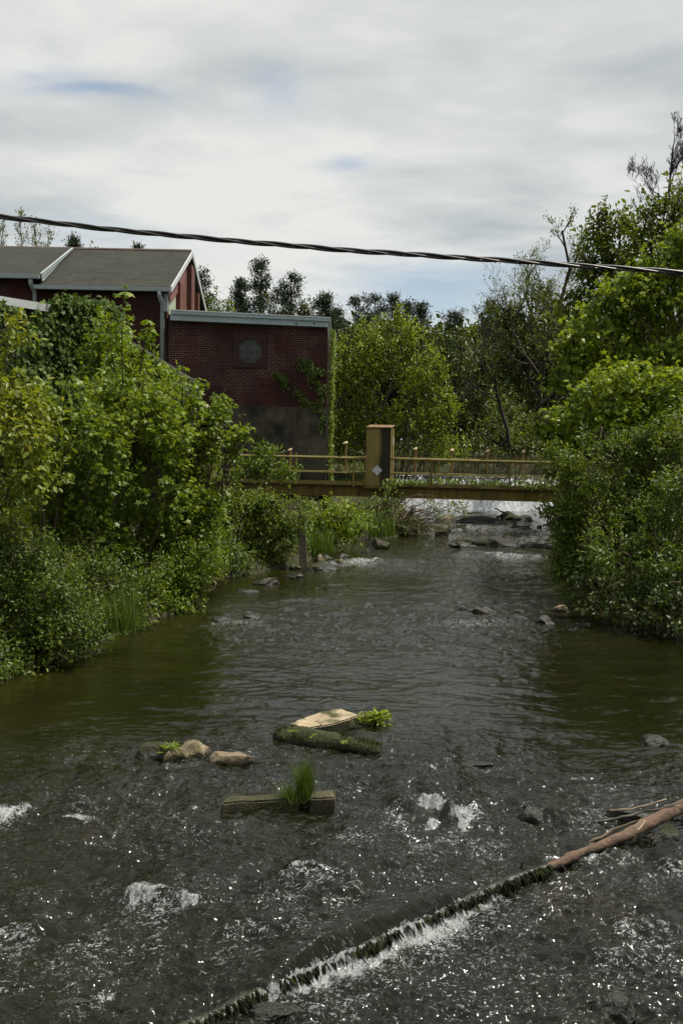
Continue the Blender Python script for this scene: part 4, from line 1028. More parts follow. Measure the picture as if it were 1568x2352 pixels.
def rock(label, x0, y0, x1, y1, mt, seed, group, flat=0.0, deep=0.7, name='rock', rot=None, facets=15, smooth=True):
    """pixel box of the part above water"""
    g = G((x0 + x1) / 2, y1); D = g[1]; wd = (x1 - x0) * D / F * 0.76; h = max(0.06, (y1 - y0) * D / F * 1.0 - wd * deep * 0.2)
    if D > 24: h *= 1.4
    h = min(h, wd * 1.1)
    dp = wd * deep
    c = g + np.array([0, dp * 0.75, -h * 0.05])
    me = rock_mesh((0, 0, 0), (wd, dp, h * 1.25), seed, facets, (np.random.default_rng(seed).uniform(-0.25, 0.25) if rot is None else rot), 4 if (x1 - x0) > 45 else 3, flat=flat)
    o = link(name, me, MT[mt]); o.location = [float(v) for v in c]
    return tag(o, label, 'rock', group)
ga = 'row of mossy rocks across the middle rapids'
rock('mossy rock with a pale top, left end of the middle rock row', 1032, 1236, 1083, 1254, 'rock_moss', 11, ga)
rock('low dark rock just in front of the left end of the middle row', 1045, 1247, 1096, 1261, 'rock_dark', 12, ga)
rock('mossy lump of rock second from left in the middle row', 1093, 1240, 1139, 1260, 'rock_moss', 13, ga)
rock('biggest dark angular rock in the middle row', 1137, 1238, 1194, 1261, 'rock_dark', 14, ga)
rock('long low dark rock at the right end of the middle row', 1194, 1248, 1278, 1265, 'rock_dark', 15, ga, 0.7, 0.35)
gb = 'rocks scattered below the dam'
for i, (lb, x0, y0, x1, y1, mt) in enumerate([
    ('broad mossy rock ledge farthest upstream nearest the foot of the dam', 1077, 1174, 1142, 1187, 'rock_moss'),
    ('jumbled brown rock heap under the drifted stick below the dam', 1142, 1178, 1196, 1197, 'rock_moss'),
    ('dark rock at the right foot of the brown heap below the dam', 1188, 1184, 1222, 1198, 'rock_dark'),
    ('flat tan slab beside the overhanging twigs below the dam', 1006, 1184, 1042, 1195, 'rock_tan'),
    ('long dark ledge in the rapids under the bridge right half', 1074, 1190, 1142, 1207, 'rock_dark'),
    ('small black rock standing alone in the rapids beneath the bridge', 1094, 1210, 1117, 1221, 'rock_dark'),
    ('little dark rock left of the pale stone below the dam', 1158, 1205, 1176, 1216, 'rock_dark'),
    ('pale brown stone among the dark rocks below the dam', 1166, 1201, 1190, 1214, 'rock_grey'),
    ('dark flat rock right of the pale stone below the dam', 1185, 1205, 1222, 1219, 'rock_dark'),
    ('tiny dark rock poking out between the dam and right bushes', 1230, 1207, 1243, 1213, 'rock_dark'),
    ('flat dark rock close to the right hand bushes below the dam', 1256, 1199, 1275, 1206, 'rock_dark'),
    ('brown boulder at the tip of the left bank under the bridge', 1003, 1205, 1034, 1230, 'rock_grey'),
    ('small wet rock off the tip of the left bank under the bridge', 1036, 1211, 1060, 1219, 'rock_dark'),
    ('low brown rock between the ledge and the slab below the dam', 1046, 1188, 1074, 1197, 'rock_moss'),
    ('mossy low rock left of the ledge in the rapids', 1120, 1182, 1146, 1192, 'rock_moss')]):
    rock(lb, x0, y0, x1, y1, mt, 30 + i, gb)
gc = 'rocks in the shallows by the right bushes'
for i, (lb, x0, y0, x1, y1, mt) in enumerate([
    ('mossy tan rock left of its dark neighbour in the mid river shallows', 1079, 1394, 1119, 1413, 'rock_grey'),
    ('dark pointed rock leaning on the mossy tan one in mid river', 1105, 1396, 1142, 1410, 'rock_dark'),
    ('pale low stone barely above the water left of the mid river pair', 1031, 1410, 1058, 1421, 'rock_grey'),
    ('brown rock above the small mossy one in the mid river shallows', 1178, 1400, 1210, 1413, 'rock_grey'),
    ('small mossy rock below the brown one in the mid river shallows', 1183, 1413, 1222, 1427, 'rock_moss'),
    ('pale smooth stone at the edge of the right bushes', 1267, 1391, 1303, 1407, 'rock_tan'),
    ('tiny black rock upstream of the mid river pair', 1056, 1396, 1070, 1404, 'rock_dark'),
    ('dark wet rock in the foam below the pale smooth stone', 1236, 1416, 1272, 1434, 'rock_dark')]):
    rock(lb, x0, y0, x1, y1, mt, 60 + i, gc)
gd = 'stones along the left bank shallows'
for i, (lb, x0, y0, x1, y1, mt) in enumerate([
    ('tan stone beside the leaning post on the left bank', 723, 1276, 742, 1292, 'rock_tan'),
    ('flat brown stone right of the leaning post on the left bank', 735, 1274, 763, 1287, 'rock_grey'),
    ('pale rounded stone lying off the left bank in calm water', 769, 1286, 794, 1297, 'rock_tan'),
    ('dark flat stone at the waterline behind the pale rounded stone', 772, 1273, 806, 1284, 'rock_dark'),
    ('brown pointed stone at the waterline right of the dark flat stone', 826, 1263, 845, 1276, 'rock_grey'),
    ('wide mossy stone shelf at the head of the left bank shallows', 845, 1246, 890, 1264, 'rock_moss'),
    ('grey mossy rock in the shallows left of the black slab', 698, 1297, 736, 1312, 'rock_grey'),
    ('black slab in the shallows right of the grey mossy rock', 733, 1299, 772, 1312, 'rock_dark'),
    ('small white stone at the foot of the dark left bank bushes', 670, 1295, 690, 1308, 'rock_tan'),
    ('dark stone cluster end with a pale twig in the left shallows', 657, 1314, 697, 1330, 'rock_dark'),
    ('low mossy stone farthest left in the left bank shallows', 588, 1325, 633, 1344, 'rock_grey'),
    ('thin dark stone just breaking the calm water by the left bushes', 553, 1352, 592, 1361, 'rock_dark'),
    ('pale slab tilted under the dead roots on the left bank', 929, 1216, 954, 1232, 'rock_tan'),
    ('rounded wet rock splitting the riffle off the left bushes', 489, 1413, 526, 1430, 'rock_dark'),
    ('low wet rock right of the rounded one in the riffle', 555, 1410, 593, 1422, 'rock_dark')]):
    rock(lb, x0, y0, x1, y1, mt, 80 + i, gd)
ge = 'foreground river rocks'
rock('pale cracked boulder right of the mossy rocks in the foreground', 470, 1722, 570, 1768, 'rock_tan', 121, ge, 0.62)
rock('green mossy boulder with the sprouting weed in the foreground', 312, 1716, 388, 1756, 'rock_moss', 122, ge)
rock('tan humped boulder between the mossy and the pale foreground rocks', 392, 1706, 472, 1752, 'rock_tan', 123, ge)
rock('small tan stone at the foot of the humped foreground boulder', 374, 1722, 426, 1757, 'rock_tan', 124, ge)
rock('long dark rock washed over by the riffle on the left', 138, 1826, 282, 1852, 'rock_dark', 125, ge, 0.5, 0.35)
rock('dark rock showing alone in the calm water at the right edge', 1474, 1685, 1540, 1713, 'rock_dark', 126, ge)
rock('mossy brown rock wedged under the fallen log at the right edge', 1500, 1902, 1562, 1942, 'rock_moss', 127, ge)
rock('dark rounded rock above the upper end of the fallen log', 1415, 1850, 1475, 1892, 'rock_dark', 128, ge)
rock('wet dark rock in the ripples left of the fallen log upper end', 1215, 1858, 1270, 1892, 'rock_dark', 129, ge)
rock('black rock under the white riffle at lower left', 396, 2052, 462, 2106, 'rock_dark', 130, ge)
rock('small black rock at the left start of the lower left riffle', 202, 2016, 250, 2050, 'rock_dark', 131, ge)
rock('wet dark rock glinting near the bottom right corner', 1392, 2296, 1464, 2338, 'rock_dark', 132, ge)
rock('low wet rock in the lower centre rapids', 690, 2030, 760, 2062, 'rock_dark', 133, ge)
rock('tan stone beside the leafy plant at the end of the concrete slab', 817, 1636, 850, 1662, 'rock_tan', 134, ge)
rock('black mossy knob in front of the concrete slab right end', 790, 1652, 817, 1680, 'moss', 135, ge)
rock('black knobbly lump behind the leafy plant', 868, 1618, 888, 1636, 'rock_dark', 136, ge)

gf = 'wet ledges under the foreground riffles'
for i, (lb, x0, y0, x1, y1) in enumerate([
    ('dark wet ledge under the brightest white riffle at centre right', 985, 1850, 1070, 1880),
    ('lower dark ledge right of the brightest white riffle', 1070, 1872, 1150, 1902),
    ('long black ledge breaking the riffle at lower left', 262, 2070, 350, 2100),
    ('black ledge at the right end of the lower left riffle', 350, 2085, 410, 2118),
    ('low black ledge in the broken water of the lower centre', 610, 2052, 690, 2078),
    ('black ledge right of the low one in the broken lower centre water', 760, 2060, 830, 2092),
    ('jagged dark ledge upstream of the fallen log driftwood', 1275, 1868, 1360, 1896),
    ('dark ledge touching the driftwood pile from the left', 1350, 1866, 1425, 1892),
    ('dark ledge washed by the current at the bottom left corner', 110, 2275, 240, 2312),
    ('weedy ledge washed over at the bottom edge', 560, 2305, 660, 2345),
    ('smooth drowned ledge upstream of the brightest white riffle', 1065, 1742, 1150, 1764)]):
    rock(lb, x0, y0, x1, y1, 'rock_dark', 160 + i, gf, 0.4, 0.5)

# concrete slab, mossy log, stone blocks
m, nt = mat('tan_slab'); n = N(nt); geo = n('ShaderNodeNewGeometry'); p = geo.outputs['Position']
c = n.ramp(n.noise(p, 5, 6), [(0.3, (0.24, 0.19, 0.12)), (0.7, (0.36, 0.29, 0.19))])
c = n.mix(n.ramp(n.noise(n.mapping(p, (1, 1, 1)), 2.6, 6, 0.6), [(0.50, 0.0), (0.60, 1.0)]), c, (0.04, 0.042, 0.010))
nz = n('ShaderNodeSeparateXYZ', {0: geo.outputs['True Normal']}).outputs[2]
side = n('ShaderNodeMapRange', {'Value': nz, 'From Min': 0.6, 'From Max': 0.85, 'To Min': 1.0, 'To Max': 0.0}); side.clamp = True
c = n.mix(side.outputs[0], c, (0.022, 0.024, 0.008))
n.out(n.bsdf(color=c, rough=0.9, spec=0.3, normal=n.bump(n.noise(p, 18, 6, 0.7), 0.7, 0.03))); MT['slab'] = m
def subd(o, lv=3, amp=0.02, sc_=5.0, seed=1, simple=True):
    """subdivide and roughen a mesh in place"""
    me = o.data; bm = bmesh.new(); bm.from_mesh(me)
    bmesh.ops.triangulate(bm, faces=[f for f in bm.faces if len(f.verts) > 4])
    for _ in range(lv): bmesh.ops.subdivide_edges(bm, edges=[e_ for e_ in bm.edges if e_.calc_length() > 0.05], cuts=1, use_grid_fill=True)
    V = np.array([v.co[:] for v in bm.verts]); NN = np.array([v.normal[:] for v in bm.verts])
    f_ = fbm(V[:, 0] * sc_, V[:, 1] * sc_, V[:, 2] * sc_, 4, seed) - 0.5
    V = V + NN * (f_ * amp * 2)[:, None]
    for v, q in zip(bm.verts, V): v.co = q
    bm.to_mesh(me); bm.free(); me.polygons.foreach_set('use_smooth', np.ones(len(me.polygons), bool)); me.set_sharp_from_angle(angle=math.radians(28))
    return o
top = [(666, 1662), (700, 1673), (760, 1664), (805, 1650), (824, 1642), (786, 1627), (764, 1628), (718, 1640), (682, 1653)]
pts = [G(a, b, 0.13) for a, b in top]
o = MB().prism(pts, (0, 0, -0.30)).build('concrete_slab', MT['slab'], None, 0.012)
subd(o, 3, 0.016, 5, 5); tag(o, 'flat tan concrete slab with mossy edges lying mid stream', 'slab')
# mossy log
lp = [(634, 1694, .05), (655, 1690, .085), (690, 1694, .095), (730, 1702, .09), (780, 1710, .085), (825, 1718, .07), (855, 1726, .05), (876, 1731, .02)]
pts = [G(a, b, 0.035) for a, b, r in lp]
pp = []; rr_ = []
for i in range(len(pts) - 1):
    for t in np.linspace(0, 1, 6, endpoint=False): pp.append(pts[i] * (1 - t) + pts[i + 1] * t); rr_.append(lp[i][2] * (1 - t) + lp[i + 1][2] * t)
o = MB().tube(pp, [x * 1.15 * (0.85 + 0.3 * vnoise(np.array([i * .5]), np.array([0.]))[0]) for i, x in enumerate(rr_)], 16).build('mossy_log', MT['moss'], None)
subd(o, 1, 0.035, 9, 6); tag(o, 'moss covered log lying in front of the concrete slab', 'log')
def fuzz(name, label, cat, pts, n, size, mt, spread=0.05, shape='small', upd=1.0, parent=None, group=None):
    pts = np.asarray(pts); i = rng.integers(0, len(pts), n)
    p = pts[i] + rng.normal(0, spread, (n, 3)) * np.array([1, 1, 0.4])
    d = unit(rng.normal(0, 0.6, (n, 3)) + [0, 0, upd]); nn = unit(rng.normal(size=(n, 3)))
    V, T, R = leaves_mesh(p, d, nn, size * rng.uniform(0.5, 1.4, n), shape, rng.random(n))
    o = link(name, mesh_np(name, V, T, {'rnd': R}), MT[mt], parent)
    return tag(o, label, cat, group)
MT['moss_leaf'] = leaf_mat('moss_fronds', (0.02, 0.024, 0.005), (0.04, 0.045, 0.008), (0.065, 0.07, 0.012), 0.2, 0.8, 0.2)
fuzz('moss', None, None, np.array(pp) + [0, 0, 0.075], 2200, 0.014, 'moss_leaf', 0.03, parent=o)
# stone blocks that carry the grass tuft
def block(label, q, z1, seed):
    a, b, c_, d_ = [G(x, y, z1) for x, y in q]
    o = MB().prism([a, b, c_, d_], (0, 0, -z1 - 0.25)).build('stone_block', MT['rock_block'], None, 0.015)
    subd(o, 3, 0.024, 8, seed); return tag(o, label, 'stone block', 'stone blocks under the grass tuft')
block('long mossy stone block to the left of the grass tuft', [(506, 1845), (690, 1832), (692, 1817), (522, 1829)], 0.16, 7)
block('short square stone block to the right of the grass tuft', [(709, 1834), (768, 1832), (768, 1815), (714, 1818)], 0.18, 8)
rk = rock('dark clod of roots and soil between the two stone blocks', 676, 1806, 724, 1868, 'moss', 141, None, deep=0.6); rk['category'] = 'root clod'; rk.name = 'root_clod'
def grass(name, label, base, n, h, spread, mt='grass', lean=0.35, wid=0.006, group=None, kind=None, cat='grass', curve_=0.35):
    base = np.atleast_2d(base); k = len(base)
    b = base[rng.integers(0, k, n)] + rng.normal(0, 1, (n, 3)) * np.array([spread, spread, 0])
    hh = h * rng.uniform(0.35, 1.1, n); a = rng.uniform(0, 2 * math.pi, n); ln = np.abs(rng.normal(0, lean, n))
    dirx = np.stack([np.cos(a), np.sin(a), 0 * a], -1); seg = 4
    VV = []; 
    for i in range(seg):
        t = i / (seg - 1)
        c = b + np.array([0, 0, 1.0]) * (hh * t * (1 - 0.25 * curve_ * ln * t))[:, None] + dirx * (hh * (ln * t * 0.6 + curve_ * t * t * ln))[:, None]
        sd_ = np.stack([-np.sin(a), np.cos(a), 0 * a], -1) * (wid * (1 - 0.93 * t ** 1.5))
        VV.append(c - sd_); VV.append(c + sd_)
    V = np.stack(VV, 1).reshape(-1, 3)
    q = np.array([[0, 1, 3, 2], [2, 3, 5, 4], [4, 5, 7, 6]]); T = (q[None] + (np.arange(n) * 8)[:, None, None]).reshape(-1, 4)
    o = link(name, mesh_np(name, V, T, {'rnd': np.repeat(rng.random(n), 8)}), MT[mt])
    return tag(o, label, None if kind else cat, group, kind)
gb_ = G(700, 1838, 0.12)
grass('grass_tuft', 'tall tuft of green grass growing between the stone blocks in the stream', np.array([gb_, gb_ + [-0.02, 0.02, 0], gb_ + [0.02, 0, 0]]), 520, 0.34, 0.022, lean=0.28, wid=0.0028)
gb2 = G(672, 1842, 0.12)
o = grass('grass_tuft', 'short spreading grass on the left stone block', np.array([gb2, gb2 + [-0.05, 0.01, 0]]), 260, 0.17, 0.03, lean=0.7, wid=0.0025)
def weed(label, px, py, z, n, size, spread, shape='oval', mt='young', h=0.12):
    b = G(px, py, z); e = empty('weed', b, label, 'plant')
    k = n; a = rng.uniform(0, 6.28, k); r = np.abs(rng.normal(0, spread, k)); zz = rng.random(k) * h
    p = b + np.stack([np.cos(a) * r, np.sin(a) * r, zz], -1)
    d = unit(np.stack([np.cos(a), np.sin(a), 0.35 + 0 * a], -1) + rng.normal(0, 0.35, (k, 3)))
    V, T, R = leaves_mesh(p, d, unit(rng.normal(0, 0.35, (k, 3)) + [0, 0, 1]), size * rng.uniform(0.6, 1.2, k), shape, np.clip(rng.normal(0.5, 0.2, k), 0, 1))
    link('leaves', mesh_np('leaves', V, T, {'rnd': R}), MT[mt], e)
    V, Q = tubes_np([(np.stack([b - [0, 0, .05], b * 0.5 + p[i] * 0.5, p[i]]), np.array([.004, .003, .002])) for i in range(0, k, 3)], 4)
    link('stem', mesh_np('stem', V, Q), MT['bark'], e); return e
weed('bright leafy weed on the tan stone beyond the concrete slab', 864, 1662, 0.03, 150, 0.075, 0.085, 'oval', 'young', 0.11)
weed('small weed sprouting from the mossy foreground boulder', 393, 1732, 0.08, 46, 0.07, 0.03, 'long', 'young', 0.10)
weed('little round leaved weed on the front face of the long stone block', 653, 1850, 0.06, 60, 0.034, 0.042, 'oval', 'shrub', 0.06)
weed('tiny sprig on the mossy log beside the slab corner', 673, 1683, 0.11, 14, 0.035, 0.012, 'oval', 'young', 0.03)
weed('tiny sprig halfway along the mossy log', 720, 1694, 0.11, 12, 0.035, 0.014, 'oval', 'young', 0.02)
weed('tiny sprig near the thin end of the mossy log', 790, 1708, 0.09, 14, 0.035, 0.016, 'oval', 'young', 0.02)
q0 = G(739, 1668, 0.145)
e = MB().tube([q0 + [0, 0, .0], q0 + [-0.02, .05, .012], q0 + [0.0, .10, .01], q0 + [0.05, .17, .012]], [.006, .005, .004, .002], 6).tube([q0 + [-0.015, .06, .012], q0 + [-0.08, .12, .015]], [.004, .002], 5).build('twig', MT['twig'], None)
tag(e, 'forked dry twig lying on the concrete slab', 'twig')
q0 = G(703, 1840, 0.11)
tag(MB().tube([q0 + [0.015, 0, 0.075], q0 + [0.035, -.005, 0.055], q0 + [0.055, -0.01, 0.02]], [.013, .014, .009], 8).build('root_stub', MT['dead_root'], None, smooth=True), 'pale broken root at the foot of the grass tuft', 'root')

# ------------------------------------------------------------------ fallen log that holds back the water
fe = empty('fallen_log', G(1258, 1994, 0.03), 'long fallen log lying diagonally across the stream with a bare rusty brown upper end', 'log')
zz = [0.02, 0.012, 0.03, 0.02, 0.035, 0.022, 0.04, 0.04, 0.055, 0.065, 0.085, 0.11, 0.14, 0.17]
rad = [0.05, 0.052, 0.054, 0.054, 0.052, 0.048, 0.042, 0.036, 0.031, 0.033, 0.039, 0.045, 0.05, 0.054]
def resamp(ix, m=7):
    a = []; r = []
    for i, j in zip(ix[:-1], ix[1:]):
        for t in np.linspace(0, 1, m, endpoint=False):
            a.append(G(*LOGPX[i], zz[i]) * (1 - t) + G(*LOGPX[j], zz[j]) * t); r.append(rad[i] * (1 - t) + rad[j] * t)
    a.append(G(*LOGPX[ix[-1]], zz[ix[-1]])); r.append(rad[ix[-1]]); return a, r
a, r = resamp([8, 9, 10, 11, 12, 13])
m, nt = mat('bare_red_brown_wood'); n = N(nt); p = n.pos()
c = n.ramp(n.noise(p, 9, 6, 0.65), [(0.3, (0.06, 0.036, 0.023)), (0.7, (0.14, 0.085, 0.054))])
c = n.mix(n.ramp(n.noise(p, 5, 4), [(0.55, 0.0), (0.72, 0.6)]), c, (0.22, 0.17, 0.12))
c = n.mix(n.ramp(n.noise(p, 3.3, 4), [(0.66, 0.0), (0.72, 0.9)]), c, (0.06, 0.055, 0.014))
wz_ = n('ShaderNodeMapRange', {'Value': n.math('ADD', n('ShaderNodeSeparateXYZ', {0: p}).outputs[2], n.math('MULTIPLY', n.math('SUBTRACT', n.noise(p, 7, 4), 0.5), 0.11)), 'From Min': 0.055, 'From Max': 0.085, 'To Min': 1.0, 'To Max': 0.0}); wz_.clamp = True
c = n.mix(wz_.outputs[0], c, (0.016, 0.014, 0.006))
n.out(n.bsdf(color=c, rough=0.75, spec=0.35, normal=n.bump(n.noise(n.mapping(p, (22, 34, 40)), 1.0, 6, 0.7), 1.0, 0.02))); MT['redwood'] = m
o = subd(MB().tube(a, r, 14).build('bare_trunk', MT['redwood'], fe), 1, 0.014, 9, 3)
MT['wetlog'] = plain_mat('wet_mossy_wood', (0.014, 0.016, 0.006), 0.35, 0.5, 14, 0.5, 0.9, 22)
a2, r2 = resamp([0, 1, 2, 3, 4, 5, 6, 7, 8], 14)
o = subd(MB().tube(a2, [x * 0.92 for x in r2], 14).build('mossy_trunk', MT['wetlog'], fe), 0, 0.014, 8, 4)
# wet weed hanging off the downstream face
pa_ = np.array(a2); n_ = 900; i = rng.integers(0, len(pa_) - 1, n_); t = rng.random((n_, 1))
p = pa_[i] * (1 - t) + pa_[i + 1] * t; tang = unit(pa_[i + 1] - pa_[i]); dn_ = np.stack([tang[:, 1], -tang[:, 0], 0 * tang[:, 0]], -1)
ang = rng.uniform(0.1, 1.5, n_)
p = p + (dn_ * np.sin(ang)[:, None] + np.array([0, 0, 1.0]) * np.cos(ang)[:, None]) * np.array(r2)[i][:, None] * 1.0
V, T, R = leaves_mesh(p, unit(dn_ * np.cos(ang)[:, None] - np.array([0, 0, 1.0]) * np.sin(ang)[:, None] + rng.normal(0, 0.15, (n_, 3))), unit(dn_ * np.sin(ang)[:, None] + np.cos(ang)[:, None] * np.array([0, 0, 1.0]) + rng.normal(0, 0.15, (n_, 3))), 0.06 * rng.uniform(0.2, 1.4, n_) * (0.35 + 1.2 * fbm(p[:, 0] * 5, p[:, 1] * 5, None, 3, 12)), 'long', rng.random(n_))
MT['algae'] = leaf_mat('wet_algae', (0.004, 0.005, 0.002), (0.008, 0.010, 0.003), (0.016, 0.018, 0.005), 0.02, 0.8, 0.08)
link('hanging_weed', mesh_np('hanging_weed', V, T, {'rnd': R}), MT['algae'], fe)
g = MB()
for px, py, dx_, dz_ in ((1195, 1992, 0.02, 0.05), (1292, 1990, 0.06, -0.06)):
    q = G(px, py, 0.05); g.tube([q, q + [dx_ * 0.4, 0, dz_ * 0.6], q + [dx_, -0.02, dz_]], [0.008, 0.006, 0.002], 6)
g.build('branch_stub', MT['bark_dark'], fe)
q = G(1086, 2042, 0.02)
tag(MB().tube([q - [0, 0, .1], q + [0.004, 0, 0.03], q + [-0.008, 0, 0.065], q + [-0.012, 0, 0.10]], [0.03, 0.024, 0.013, 0.003], 8).tube([q + [0.02, 0, -.05], q + [0.03, -0.01, 0.02]], [0.02, 0.008], 7).build('wood_snag', MT['bark_dark'], None, smooth=True), 'small black snag poking up just above the mossy log weir', 'snag')
# driftwood caught at the upper end
def stick(label, pts, r, mt='dead_root', name='driftwood_stick', cat='stick', group='driftwood caught on the fallen log'):
    P_ = [np.array(p_) for p_ in pts]
    pp_ = []
    for a_, b_ in zip(P_[:-1], P_[1:]):
        for t_ in np.linspace(0, 1, 5, endpoint=False): pp_.append(a_ * (1 - t_) + b_ * t_ + rng.normal(0, r * 0.3, 3))
    pp_.append(P_[-1])
    return tag(MB().tube(pp_, list(np.linspace(r, r * 0.4, len(pp_))), 7).build(name, MT[mt], None, smooth=True), label, cat, group)
stick('pale thin stick leaning down over the front of the fallen log', [G(1449, 1936, 0.02), G(1464, 1911, 0.13), G(1481, 1884, 0.19)], 0.011)
stick('dark stick lying along the upstream side of the fallen log', [G(1350, 1936, 0.04), G(1420, 1902, 0.06), G(1500, 1868, 0.10)], 0.014, 'bark')
stick('crooked grey stick behind the fallen log upper end', [G(1375, 1888, 0.05), G(1440, 1875, 0.12), G(1500, 1860, 0.16), G(1580, 1838, 0.22)], 0.013, 'bark_grey')
stick('bent pale twig on top of the driftwood pile', [G(1400, 1862, 0.1), G(1450, 1858, 0.17), G(1530, 1835, 0.25)], 0.009)
stick('dark snapped branch under the fallen log at the right edge', [G(1480, 1925, 0.02), G(1530, 1905, 0.06), G(1600, 1900, 0.05)], 0.016, 'bark_dark')
stick('drifted stick on the rock heap below the dam', [G(1143, 1188, 0.1), G(1165, 1180, 0.35), G(1135, 1168, 0.62)], 0.05, 'bark_dark', group=None)
# bent branch and leaning post on the left bank
qb = [(452, 1350, .15), (465, 1358, .03), (480, 1358, .02), (492, 1350, .12), (496, 1340, .25), (490, 1334, .3), (478, 1338, .22)]
stick('pale bent branch looping out over the water from the left bushes', [P(a_, b_, 17.6) for a_, b_, z_ in qb], 0.022, 'dead_root', 'bent_branch', 'branch', None)
pb = P(699, 1296, 23.0); pt = P(690, 1186, 23.2)
dpost = (pt - pb)
MT['postwood'] = plain_mat('weathered_post_wood', (0.085, 0.075, 0.055), 0.9, 0.4, 5, 0.2, 0.6, 15, streak=0.5)
tag(subd(MB().hexa([pb + [-.10, -.08, -.3], pb + [.10, -.08, -.3], pb + [.10, .08, -.3], pb + [-.10, .08, -.3], pt + [-.09, -.07, 0], pt + [.08, -.07, .05], pt + [.08, .07, .06], pt + [-.09, .07, 0]]).build('leaning_post', MT['postwood'], None), 3, 0.012, 6, 3), 'weathered wooden post leaning at the waters edge under the bridge', 'post')

# ------------------------------------------------------------------ trees and bushes
def base_at(px, D, dy=0.0):
    x = P(px, 1100, D)[0]; return np.array([x, D + dy, float(ground_z(x, D + dy))])
def LL(D, *q): return [lob(a, b, c_, d_, D + (e_[0] if e_ else 0)) for a, b, c_, d_, *e_ in q]
g1 = 'maple saplings crowding the left bank'
tree('box_elder', 'pale yellow green box elder with large leaves at the left edge', 'tree', None, base_at(-60, 12.6), LL(12.6, (20, 770, 40, 50), (0, 900, 90, 60), (70, 950, 70, 60, .3), (10, 1010, 90, 80, -.3), (70, 1060, 80, 70), (10, 1130, 80, 90), (-120, 850, 110, 150), (-130, 1080, 100, 150)), 'oval', 0.095, 'elder', 0.5, 0.40, 8, 'bark', 0.05, 1, 0.40, droop=0.55)
tree('maple_sapling', 'broad maple sapling behind the left edge box elder', 'tree', g1, base_at(110, 16.5), LL(16.2, (170, 935, 60, 45), (110, 985, 75, 75), (215, 980, 80, 80), (130, 1080, 90, 80), (220, 1080, 80, 70), (180, 1160, 90, 70, .5), (110, 1200, 90, 60, .6), (220, 1230, 70, 50, .4)), 'maple', 0.088, 'maple', 0.7, 0.45, 9, 'bark', 0.05, 3, 0.40)
tree('maple_sapling', 'tallest maple sapling in the middle of the left thicket', 'tree', g1, base_at(300, 17.5), LL(17.3, (265, 880, 70, 60), (340, 900, 60, 60), (300, 970, 100, 70), (370, 1000, 80, 80), (290, 1070, 90, 80), (370, 1110, 90, 80), (310, 1190, 90, 60, .4), (260, 1250, 60, 60, .6)), 'maple', 0.088, 'maple', 0.72, 0.45, 9, 'bark', 0.05, 3, 0.40)
tree('maple_sapling', 'maple sapling reaching right over the water in front of the yellow railing', 'tree', g1, base_at(400, 18.2), LL(18.2, (425, 905, 22, 45), (458, 905, 14, 40), (415, 985, 60, 60), (455, 1010, 45, 60), (505, 930, 22, 16), (480, 960, 30, 22), (520, 1005, 30, 13), (556, 992, 18, 12), (530, 1030, 20, 12), (440, 1090, 70, 70), (470, 1150, 50, 60), (420, 1180, 80, 60), (390, 1250, 90, 60), (450, 1240, 55, 50)), 'maple', 0.088, 'maple', 0.72, 0.34, 8, 'bark', 0.05, 3, 0.36)
tree('dense_bush', 'rounded leafy bush piled against the ivy covered shed', 'bush', None, base_at(220, 22.5), LL(22.3, (255, 800, 60, 45), (235, 850, 60, 45), (320, 852, 66, 34), (375, 880, 42, 30), (280, 890, 90, 50), (330, 920, 80, 60), (230, 770, 34, 24)), 'oval', 0.12, 'maple', 0.62, 0.45, 9, 'bark', 0.05, 3, 0.36)
def shoot(label, pts, D, n, size, mt='maple_right'):
    p_ = [P(a, b, D) for a, b in pts]; e = empty('vine_shoot', p_[0], label, 'plant', 'upright shoots above the left thicket')
    pp_ = []
    for a_, b_ in zip(p_[:-1], p_[1:]):
        for t_ in np.linspace(0, 1, 8, endpoint=False): pp_.append(a_ * (1 - t_) + b_ * t_)
    pp_.append(p_[-1]); pp_ = np.array(pp_)
    V, Q = tubes_np([(pp_, np.linspace(0.014, 0.003, len(pp_)))], 6)
    link('stem', mesh_np('stem', V, Q, smooth=True), MT['bark'], e)
    i = rng.integers(0, len(pp_), n); a = rng.uniform(0, 6.28, n); out = np.stack([np.cos(a), np.sin(a), rng.normal(-0.15, .3, n)], -1)
    p = pp_[i] + out * rng.uniform(0.02, 0.13, (n, 1)) * (1.1 - 0.6 * i[:, None] / len(pp_))
    V, T, R = leaves_mesh(p, unit(out + [0, 0, -0.3]), unit(rng.normal(0, 0.4, (n, 3)) + [0, 0, 1]), size * rng.uniform(0.5, 1.25, n), 'maple', np.clip(rng.normal(0.6, 0.2, n), 0, 1))
    link('foliage', mesh_np('foliage', V, T, {'rnd': R}), MT[mt], e)
shoot('tall thin leafy shoot standing highest above the left thicket', [(283, 900), (280, 790), (285, 655)], 16.5, 95, 0.125)
shoot('leafy shoot just left of the tallest one against the brick wall', [(265, 860), (250, 770), (238, 705)], 16.5, 60, 0.125)
shoot('bushy leafy shoot right of the tallest one against the brick wall', [(320, 860), (333, 790), (345, 735)], 16.5, 85, 0.125)
shoot('pointed maple leader beside the lower end of the downpipe', [(418, 960), (420, 900), (421, 840)], 17.8, 70, 0.10)
shoot('pointed maple leader in front of the dark brick wall', [(452, 970), (455, 920), (453, 868)], 17.8, 60, 0.10)
shoot('leafy shoot leaning right in front of the concrete base', [(470, 1000), (495, 950), (518, 912)], 17.8, 60, 0.10)
shoot('long arching shoot pointing at the concrete base above the railing', [(470, 1040), (515, 1005), (572, 983)], 17.8, 60, 0.085)
